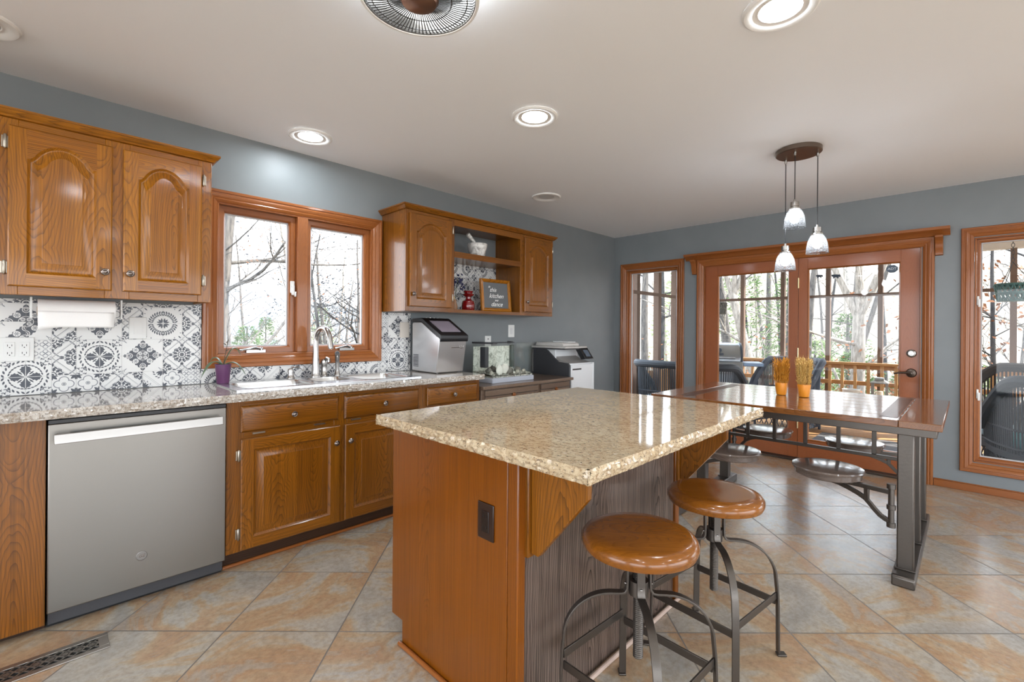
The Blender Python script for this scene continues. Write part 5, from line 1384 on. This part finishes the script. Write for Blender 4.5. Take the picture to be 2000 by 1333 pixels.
# wicker furniture
WICK = plain('dark_wicker', srgb(46,53,62), .55, bump=.5, bscale=160)
WICKB = plain('blue_grey_wicker', srgb(62,72,86), .55, bump=.5, bscale=160)
WICKD = plain('brown_black_wicker', srgb(64,60,60), .5, bump=.5, bscale=160)
TEAL = plain('teal_cushion', srgb(58,142,150), .8)
CUSH = plain('pale_cushion', srgb(150,170,178), .8)
def wicker(label, loc, rot, w, mat, cushmat, name='wicker_chair', cat='chair', bh=.92, group=None):
    """wrap-round wicker seat facing local -y; back at +y"""
    u = thing(name, label, cat, loc, rot, group, local=True)
    d_ = .66; hw = w/2
    path = []           # plan outline from right arm tip round the back to left arm tip
    path += [(hw, -d_/2+.02), (hw+.03, -.12), (hw+.02, .10)]
    for i in range(1, 8):
        a = math.pi/2*i/8; path.append((hw+.02-.24*(1-math.cos(a)), .10+.24*math.sin(a)))
    path += [(hw*.35, .36), (0, .37), (-hw*.35, .36)]
    path += [(-p[0], p[1]) for p in reversed(path[:10])]
    # resample evenly
    P = [Vector((a,b,0)) for a,b in path]; seg = [0]
    for a, b in zip(P, P[1:]): seg.append(seg[-1]+(b-a).length)
    def at(s):
        for i in range(len(P)-1):
            if s <= seg[i+1]: return P[i].lerp(P[i+1], (s-seg[i])/max(1e-6, seg[i+1]-seg[i]))
        return P[-1]
    S = seg[-1]
    def h(s):
        t = max(0, min(s, S-s)); k = min(1, max(0, (t-.03)/.5)); k = k*k*(3-2*k)
        e = min(1, t/.14)
        return .50+.12*math.sqrt(e)+(bh-.62)*k
    rim = [at(S*i/40)+Vector((0,0,h(S*i/40))) for i in range(41)]
    cen = Vector((0,.0,0))
    rim2 = []
    for p in rim:
        o = Vector((p.x, max(p.y,-.1)*1.0, 0)); o = o.normalized() if o.length > .01 else Vector((0,1,0))
        rim2.append(p+o*.035)
    obj('rolled_rim', MB().tube(rim2, [.03]+[.05]*39+[.03], 10), mat, u)
    mb = MB(); N = int(S/.028)
    for i in range(N+1):
        s = S*i/N; p = at(s); top = h(s)
        mb.tube([p+Vector((0,0,.36)), p*1.02+Vector((0,0,(.36+top)/2)), p*1.03+Vector((0,0,top-.01))], .0075, 5, cap=False)
    for z in (.40, .56): mb.tube([at(S*i/30)*1.01+Vector((0,0,min(z, h(S*i/30)-.03))) for i in range(31)], .011, 6)
    obj('woven_back', mb, mat, u)
    mb = MB(); mb.box(-hw, hw, -d_/2, .30, .27, .38)
    obj('seat_base', mb, mat, u, bevel=.02)
    mb = MB()
    ring = [at(S*i/30) for i in range(31)]
    for k, z in enumerate((.30,.20,.10)): pass
    for i in range(0, 44):
        s = S*i/43; p = at(s); q = at(min(S, s+.10)); q2 = at(max(0, s-.10))
        mb.tube([p+Vector((0,0,.30)), q+Vector((0,0,.06))], .0065, 5, cap=False); mb.tube([p+Vector((0,0,.30)), q2+Vector((0,0,.06))], .0065, 5, cap=False)
    for i in range(int(w/.07)+1):
        x = -hw+w*i/int(w/.07); x2 = min(hw, x+.10); x3 = max(-hw, x-.10)
        mb.tube([(x,-d_/2,.28),(x2,-d_/2,.06)], .0065, 5, cap=False); mb.tube([(x,-d_/2,.28),(x3,-d_/2,.06)], .0065, 5, cap=False)
    obj('skirt', mb, mat, u)
    for x in (-hw+.03, hw-.03):
        for y in (-d_/2+.03, .27): obj('leg', MB().tube([(x,y,.0),(x,y,.30)], .018, 8), mat, u)
    obj('seat_cushion', MB().box(-hw+.03, hw-.03, -d_/2-.01, .27, .385, .47), cushmat, u, bevel=.03, seg=3)
    return u
wicker('dark wicker settee seen from behind through the narrow window and left door', (6.18, 2.72, ZD), math.pi/2, 1.24, WICK, CUSH, 'wicker_settee', 'settee', bh=.93)
wicker('blue grey wicker chair by the railing behind the wheat pots', (7.55, 1.86, ZD), -math.pi/2-.25, .66, WICKB, CUSH, bh=.96)
wicker('brown black wicker chair at the far side of the right window view', (6.75, -.28, ZD), math.pi+.6, .66, WICKD, CUSH, bh=1.02)
c4 = wicker('dark wicker chair with a teal pillow at the right edge of the photo', (6.02, -.52, ZD), math.pi*.62, .62, WICK, TEAL, bh=.98)
o = obj('pillow', MB().box(-.2, .2, .10, .2, .48, .82), TEAL, c4, bevel=.05, seg=3)

# gas grill
u = thing('gas_grill', 'stainless gas grill with hood and four knobs on the porch', 'grill', (7.45, 2.80, ZD), rotz=-math.pi/2+.42, local=True)
GS = plain('grill_steel', srgb(176,184,192), .3, .9); GD = plain('grill_dark', srgb(60,66,74), .4, .5)
cab = MB(); cab.box(-.28, .28, -.24, .24, .10, .80)
obj('cabinet', cab, GS, u, bevel=.01)
hood = [(-.26,.92),(-.25,1.0),(-.20,1.09),(-.12,1.16),(.02,1.20),(.16,1.20),(.25,1.15),(.27,.92)]
obj('hood', MB().prism(hood, 'x', -.30, .30), GS, u, bevel=.012)
obj('hood_end', MB().prism([(p[0]*1.02, p[1]+.004) for p in hood], 'x', .3005, .325), GD, u, bevel=.006)
obj('hood_end', MB().prism([(p[0]*1.02, p[1]+.004) for p in hood], 'x', -.325, -.3005), GD, u, bevel=.006)
mb = MB(); mb.tube([(-.22,-.31,.985),(.22,-.31,.985)], .014, 10)
for x in (-.18,.18): mb.tube([(x,-.31,.985),(x,-.255,.985)], .009, 8)
obj('hood_handle', mb, GS, u)
mb = MB(); mb.lathe([(0,0),(.035,0),(.035,-.012),(0,-.014)], (0,-.215,1.09), 20, axis='y')
obj('thermometer', mb, GD, u)
obj('badge', MB().box(-.06,.06,-.26,-.245,1.02,1.05), GD, u)
pan = obj('control_panel', MB().prism([(-.34,.76),(-.27,.92),(-.2,.92),(-.2,.74),(-.33,.74)], 'x', -.32, .32), GS, u, bevel=.005)
for x in (-.16,-.055,.05,.155):
    k = MB().lathe([(.028,0),(.026,-.03),(0,-.032)], (x,-.315,.84), 16, axis='y'); obj('knob', k, GD, pan)
obj('side_shelf', MB().box(.33, .60, -.28, .20, .86, .91), plain('shelf_blue_steel', srgb(112,132,156), .35, .6), u, bevel=.008)
obj('side_shelf', MB().box(-.60, -.33, -.28, .20, .86, .91), plain('shelf_blue_steel', srgb(112,132,156), .35, .6), u, bevel=.008)
for x in (-.24,.24):
    for y in (-.2,.2):
        obj('caster', MB().lathe([(.0,-.014),(.045,-.014),(.048,0),(.045,.014),(0,.014)], (x,y,.049), 16, axis='x'), BLACK, u)
        obj('caster_fork', MB().box(x-.02,x+.02,y-.02,y+.02,.0985,.0995), GD, u)

# low porch table with lantern and planter
u = thing('porch_table', 'low pale wooden porch table on caster legs by the railing', 'table', (7.95, .95, ZD))
obj('tabletop', MB().box(7.70, 8.22, .45, 1.65, .27, .30), DECKW['y'], u, bevel=.004)
for x in (7.75, 8.16):
    for y in (.52, 1.58):
        l = obj('leg', MB().box(x-.025, x+.025, y-.025, y+.025, ZD+.065, .2695), plain('table_leg_white', srgb(222,218,210), .5), u, bevel=.003)
        obj('caster', MB().lathe([(0,-.012),(.026,-.012),(.029,0),(.026,.012),(0,.012)], (x,y,ZD+.031), 14, axis='x'), GD, l)
        obj('caster_stem', MB().box(x-.006, x+.006, y-.006, y+.006, ZD+.05, ZD+.0645), GD, l)
u = thing('lantern', 'square metal lantern with a white candle by the porch railing', 'lantern', (8.0, .86, .3))
LX, LY, LZ, LW = 8.0, .86, .301, .085
LM = plain('lantern_metal', srgb(150,150,146), .35, .6)
obj('base', MB().box(LX-LW, LX+LW, LY-LW, LY+LW, LZ, LZ+.02), LM, u, bevel=.002)
for sx in (-1,1):
    for sy in (-1,1): obj('post', MB().box(LX+sx*(LW-.008)-.008, LX+sx*(LW-.008)+.008, LY+sy*(LW-.008)-.008, LY+sy*(LW-.008)+.008, LZ+.0205, LZ+.255), LM, u)
obj('roof', MB().rings([[(LX+a*r, LY+b*r, z) for a,b in ((-1,-1),(1,-1),(1,1),(-1,1))] for r, z in ((LW+.012,LZ+.256),(LW+.012,LZ+.27),(.05,LZ+.30),(.045,LZ+.33),(.02,LZ+.34))], 0), LM, u)
obj('candle', MB().lathe([(0,.0205),(.035,.0205),(.035,.15),(0,.15)], (LX,LY,LZ), 20), plain('candle_wax', srgb(236,228,210), .6), u)
u = thing('white_planter', 'low white planter with dry plants beside the lantern', 'planter', (8.02, 1.18, .3))
obj('pot', MB().lathe([(0,.001),(.085,.001),(.105,.14),(.108,.145),(.096,.145),(.09,.12),(0,.12)], (8.02,1.18,.30), 24), plain('planter_white', srgb(222,224,222), .5), u)
obj('soil', MB().lathe([(0,.125),(.09,.122)], (8.02,1.18,.30), 20, cap=False), plain('soil', srgb(66,52,42), .9), u)

def hanging(label, x, y, z, r, h, m, cat='hanging basket', ztop=2.617, name='hanging_basket'):
    u = thing(name, label, cat, (x, y, ztop), local=False)
    mb = MB(); n = 20
    for k in range(n):
        a = k*2*math.pi/n; a2 = a+.5
        mb.tube([(x+r*math.cos(a), y+r*math.sin(a), z+h),(x+r*.8*math.cos(a2), y+r*.8*math.sin(a2), z)], .006, 5, cap=False)
        mb.tube([(x+r*math.cos(a), y+r*math.sin(a), z+h),(x+r*.8*math.cos(a-.5), y+r*.8*math.sin(a-.5), z)], .006, 5, cap=False)
    mb.lathe([(0,z),(r*.8,z),(r*.82,z+.012),(0,z+.012)], (x,y,0), 20)
    mb.lathe([(r*.96,z+h-.012),(r*1.03,z+h),(r*.96,z+h+.012)], (x,y,0), 24, cap=False)
    mb.lathe([(r*.90,z+h*.5-.01),(r*.95,z+h*.5),(r*.9,z+h*.5+.01)], (x,y,0), 24, cap=False)
    obj('basket', mb, m, u)
    mb = MB()
    for k in range(3):
        a = k*2.094+.4; mb.tube([(x+r*math.cos(a), y+r*math.sin(a), z+h),(x, y, z+h+.22)], .003, 5)
    zz = z+h+.22; i = 0
    while zz < ztop-.03:
        pts = [(x+(.011*math.cos(t) if i%2 else 0), y+(0 if i%2 else .011*math.cos(t)), zz+.020+.022*math.sin(t)) for t in [j*math.pi/5 for j in range(11)]]
        mb.tube(pts, .0025, 5); zz += .036; i += 1
    mb.tube([(x,y,zz-.005),(x,y,ztop)], .003, 5)
    obj('chain', mb, GD, u)
    return u
hanging('dark lattice hanging basket behind the left patio door', 7.0, 2.60, 1.50, .085, .16, plain('basket_grey', srgb(110,108,102), .6))
hanging('teal lattice hanging basket behind the right window', 6.6, -.30, 1.56, .13, .16, plain('basket_teal', srgb(92,130,128), .6))

# ------------------------------------------------------------------ woods, hill and shed
def m_ground():
    t = NT('leaf_litter'); v = t.coord(rnd=False)
    t.l(t.ramp(t.noise(v, 1.6, 8, .75, .8), [(.3,srgb(72,66,54)),(.45,srgb(116,106,92)),(.58,srgb(142,134,120)),(.7,srgb(84,80,60))]), t.b.inputs['Base Color']); t.set(Roughness=.95); return t.mat
GROUND = m_ground()
rd = random.Random(12)
mb = MB(); nx, ny = 60, 60
def gz(x, y):
    r = max(0, x-9); s = max(0, y-3.5)
    return -1.3-.10*min(r,14)+.22*max(0, r-22)*.8 + .25*math.sin(x*.31+y*.2)+.3*math.sin(y*.27+1) + .02*s - (.0 if x > 9 else 0) + .05*max(0, r-40)
vs = [( -14+114*(i/nx)**1.4, -50+110*j/ny, 0) for j in range(ny+1) for i in range(nx+1)]
vs = [(x, y, gz(x, y)) for x, y, _ in vs]
mb.add(vs, [(j*(nx+1)+i, j*(nx+1)+i+1, (j+1)*(nx+1)+i+1, (j+1)*(nx+1)+i) for j in range(ny) for i in range(nx)])
struct('ground', mb, GROUND, smooth=80)
def m_hill():
    t = NT('hazy_hillside'); v = t.coord(rnd=False, scale=(1,1,.35))
    t.l(t.ramp(t.noise(v, .9, 8, .8), [(.3,srgb(104,112,122)),(.5,srgb(136,142,150)),(.7,srgb(116,120,124))]), t.b.inputs['Base Color']); t.set(Roughness=1); return t.mat  # pale blue-grey stands for haze over the distant slopes, put into the colour
mb = MB(); n = 50
vs = []
for i in range(n+1):
    a = math.radians(-50+160*i/n)
    for r, z in ((95,-6),(110, 6+2.5*math.sin(i*.35)),(130, 10+4*math.sin(i*.3+1))): vs.append((r*math.cos(a), r*math.sin(a), z))
mb.add(vs, [(3*i+j, 3*i+3+j, 3*i+4+j, 3*i+1+j) for i in range(n) for j in (0,1)])
struct('hills', mb, m_hill(), smooth=80)

def m_bark(name, c1, c2):
    t = NT(name); v = t.coord(scale=(9,9,1.6))
    t.l(t.ramp(t.noise(v, 2.5, 5, .7, .6), [(.35,c1),(.62,c2)]), t.b.inputs['Base Color']); t.set(Roughness=.9); t.bump(t.noise(v, 3, 3), .4, .02); return t.mat
BARKS = [m_bark('bark_grey', srgb(62,60,60), srgb(112,107,102)), m_bark('bark_pale', srgb(104,98,90), srgb(166,158,148)), m_bark('bark_dark', srgb(40,39,42), srgb(76,74,72))]
LEAFB = plain('dry_oak_leaf', srgb(124,76,42), .8); LEAFD = plain('dark_leaf', srgb(30,34,40), .8); NEED = [plain('pine_needles', srgb(72,98,48), .8), plain('pine_needles_pale', srgb(116,138,78), .8)]
def branch(mb, p, d, L, r, depth, rd, tips, kink=.22):
    pts = [p.copy()]; rr = [r]; n = max(3, int(L/.25)) if depth < 2 else 4; dd = d.copy()
    for i in range(n):
        dd = (dd+Vector((rd.uniform(-1,1),rd.uniform(-1,1),rd.uniform(-.6,.9)))*kink/ (1 if depth else 2)).normalized()
        pts.append(pts[-1]+dd*(L/n)); rr.append(r*(1-.75*(i+1)/n))
    mb.tube(pts, rr, 6 if depth < 2 else 4, cap=False)
    tips.append(pts[-1])
    if depth >= 3: return
    for k in range(rd.randint(3,5) if depth < 2 else rd.randint(2,4)):
        i = rd.randint(1, n); b = (dd+Vector((rd.uniform(-1,1),rd.uniform(-1,1),rd.uniform(-.5,.8)))*1.0).normalized()
        branch(mb, pts[i], b, L*rd.uniform(.4,.65), max(.003, rr[i]*.6), depth+1, rd, tips, kink)
def leaves(pts, rd, size, per=2, spread=.1):
    mb = MB()
    for p in pts:
        for _ in range(per):
            c = p+Vector((rd.gauss(0,spread),rd.gauss(0,spread),rd.gauss(0,spread))); a = Vector((rd.uniform(-1,1),rd.uniform(-1,1),rd.uniform(-1,.4))).normalized(); b = a.orthogonal().normalized(); s = size*rd.uniform(.6,1.3)
            mb.add([c, c+a*s*.5+b*s*.35, c+a*s*1.2, c+a*s*.5-b*s*.35], [(0,1,2,3)])
    return mb
def tree(label, x, y, r, H, lean, seed, bark, fork=None, nb=8, leaf=None, name='bare_tree', cat='tree', group=None, blo=.35, lsz=.05, bl=.28, z0=None):
    rd = random.Random(seed); z = gz(x,y)-.05 if z0 is None else z0
    u = thing(name, label, cat, (x,y,z), group=group)
    mb = MB(); tips = []; p = Vector((x,y,z)); d = Vector((lean[0],lean[1],1)).normalized(); n = 14
    pts = [p.copy()]; rr = [r*1.15]
    for i in range(n):
        d = (d+Vector((rd.uniform(-1,1),rd.uniform(-1,1),0))*.035).normalized(); pts.append(pts[-1]+d*(H/n)); rr.append(r*(1-.65*(i+1)/n))
    if fork: kf = int(n*fork); pts, rr = pts[:kf+1], rr[:kf+1]
    mb.tube(pts, rr, 12, cap=False)
    if fork:
        for k, (fx_, fy_) in enumerate(((.0,.30),(-.05,-.05),(.05,-.38))):
            branch(mb, pts[-1]-d*.1, Vector((fx_,fy_,.9)).normalized(), H*(1-fork)*.95, rr[-1]*.72, 0, rd, tips, .10)
    for k in range(nb):
        i = rd.randint(int(len(pts)*blo), len(pts)-1); a = rd.uniform(0,6.283)
        branch(mb, pts[i], Vector((math.cos(a),math.sin(a),rd.uniform(.1,.9))).normalized(), H*rd.uniform(.6,1)*bl, rr[i]*.35, 1, rd, tips)
    obj('trunk', mb, bark, u, smooth=60)
    if leaf: 
        l = obj('foliage', leaves(tips, rd, lsz, 2 if leaf is not LEAFD else 3), leaf, u); l['kind'] = 'stuff'
    return u
# trunks seen through the doors and windows on the porch side
tree('pale forked tree trunk in the middle of the right patio door', 12.2, 1.72, .15, 9, (.02,-.04), 21, BARKS[1], fork=.38, nb=3)
tree('straight grey tree trunk at the left of the right patio door', 13.2, 2.86, .085, 11, (0,-.01), 22, BARKS[0], nb=7, leaf=None)
tree('leaning slim grey trunk left of the forked tree', 13.6, 2.35, .07, 9, (.0,-.20), 23, BARKS[0], nb=6)
tree('thick grey tree trunk in the left patio door', 13.5, 4.68, .15, 11, (0,.0), 24, BARKS[0], nb=8)
tree('pale leaning forked tree at the right side of the left patio door', 12.8, 3.55, .14, 9.5, (.0,.20), 25, BARKS[1], fork=.45, nb=4)
tree('white leaning trunk behind the grill', 12.4, 4.70, .10, 9, (.0,.16), 26, BARKS[1], nb=5, leaf=LEAFB)
tree('grey tree trunk in the narrow window', 13.0, 7.05, .13, 11, (.0,.02), 27, BARKS[0], nb=9, leaf=LEAFB)
tree('branchy dark tree beyond the right window', 12.0, -1.0, .09, 8, (.0,.10), 28, BARKS[2], nb=12, leaf=LEAFB, bl=.34, blo=.2)
tree('small oak with rusty leaves beyond the right window', 10.8, -.35, .05, 4.4, (.0,.05), 29, BARKS[2], nb=12, leaf=LEAFB, bl=.30, blo=.25, lsz=.075)
rt = random.Random(77); cnt = 0
for k in range(46):
    x = rt.uniform(14.5, 40); s = rt.uniform(-.16, .66); y = x*s+rt.uniform(-.5,.5)
    tree('bare woodland tree far beyond the porch railing', x, y, rt.uniform(.05,.14), rt.uniform(7,13), (rt.uniform(-.08,.08),rt.uniform(-.1,.1)), 100+k, BARKS[rt.choice((0,1,1,0,2))], nb=6, leaf=(LEAFB if k % 5 == 0 else None), group='far woodland trees', blo=.25)
def evergreen(label, x, y, H, r, seed, m, group=None, z0=None):
    rd = random.Random(seed); z = gz(x,y)-.05 if z0 is None else z0
    u = thing('pine_tree', label, 'pine', (x,y,z), group=group)
    obj('trunk', MB().tube([(x,y,z),(x,y,z+H)], [r*.07,r*.02], 8), BARKS[0], u)
    mb = MB()
    for i in range(900):
        t = rd.random()**.8; a = rd.uniform(0,6.283); q = r*(1-t*.85)*math.sqrt(rd.uniform(.1,1))
        c = Vector((x+q*math.cos(a), y+q*math.sin(a), z+H*(.06+.94*t)))
        for _ in range(3):
            d1 = Vector((math.cos(a)+rd.uniform(-.8,.8),math.sin(a)+rd.uniform(-.8,.8),rd.uniform(-.3,.8))).normalized(); b = d1.orthogonal().normalized()
            s = rd.uniform(.09,.20); mb.add([c-b*s*.10, c+d1*s, c+b*s*.10], [(0,1,2)])
    l = obj('foliage', mb, m, u); l['kind'] = 'stuff'
ev = [(15.5,5.1,6.0,1.5),(16.5,6.4,7.0,1.8),(17.5,4.3,5.0,1.5),(15.6,3.15,2.9,1.2),(16.2,2.35,2.6,1.2),(18,8.4,6,1.8),(17,1.2,2.4,1.1),(20,5.6,8,2.2),(21,3.2,4,1.8),(14.2,-.2,2.4,1.0)]
for k, (x,y,H,r) in enumerate(ev):
    evergreen('green pine among the bare trees beyond the porch railing', x, y, H, r, 300+k, NEED[k%2], 'pines beyond the porch')
def shrub(label, x, y, z, r, seed, mt, ml, group, H=1.0, n=26):
    rd = random.Random(seed); u = thing('twiggy_shrub', label, 'shrub', (x,y,z), group=group); mb = MB(); tips = []
    for k in range(n):
        a = rd.uniform(0,6.283); branch(mb, Vector((x+.1*math.cos(a),y+.1*math.sin(a),z)), Vector((math.cos(a)*.7,math.sin(a)*.7,rd.uniform(.5,1.2))).normalized(), r*rd.uniform(.7,1.3)*H, .012, 2, rd, tips, .3)
    obj('twigs', mb, mt, u)
    if ml: l = obj('leaves', leaves(tips, rd, .07, 3, .12), ml, u); l['kind'] = 'stuff'
TWIG = plain('pale_twig', srgb(124,114,102), .9)
for k in range(26):
    x = rt.uniform(10.4, 16); y = x*rt.uniform(-.14,.66)
    shrub('pale twiggy shrub in the undergrowth below the railing', x, y, gz(x,y), 1.7, 500+k, TWIG, LEAFB if k%3 == 0 else None, 'undergrowth shrubs')

# beyond the sink window
u = thing('garden_shed', 'small pale house with a grey roof through the left sash of the sink window', 'house', (9.6, 28, -1.4))
obj('walls', MB().prism([(7.9,-1.4),(11.2,-1.4),(11.2,.95),(9.55,2.3),(7.9,.95)], 'y', 27, 31), plain('shed_wall', srgb(226,224,220), .8), u)
obj('roof', MB().prism([(7.6,.80),(9.55,2.38),(11.5,.80),(11.5,.95),(9.55,2.55),(7.6,.95)], 'y', 26.7, 31.3), plain('shed_roof', srgb(150,158,170), .8), u)
obj('door', MB().box(8.6, 9.3, 26.95, 26.999, -1.39, .6), plain('shed_door', srgb(160,178,190), .7), u)
for k, (x, y, H, r) in enumerate(((5.6,20,2.6,1.3),(10.2,24,3.6,1.3),(6.9,22,3.0,1.0))):
    evergreen('green bush beside the pale house outside the sink window', x, y, H, r, 340+k, NEED[k%2], 'bushes outside the sink window', z0=-1.3)
tree('thick grey tree trunk at the left edge of the sink window', 1.92, 8.6, .14, 7, (.055,0), 41, BARKS[0], nb=10, leaf=LEAFD, bl=.45, blo=.2, z0=-1.2, lsz=.05)
tree('leaning grey tree behind the faucet outside the sink window', 4.2, 9.2, .15, 2.75, (.24,0), 42, BARKS[2], nb=9, leaf=LEAFD, bl=.75, blo=.55, z0=-1.2, lsz=.05)
for k in range(20):
    y = rt.uniform(9, 24); x = y*rt.uniform(.20,.56)
    tree('bare branchy tree outside the sink window', x, y, rt.uniform(.04,.08), rt.uniform(4.5,8), (rt.uniform(-.15,.15),0), 600+k, BARKS[rt.choice((0,1,2))], nb=16, leaf=LEAFD if k%2 else LEAFB, bl=.4, blo=.15, group='bare trees outside the sink window', z0=-1.4, lsz=.045)
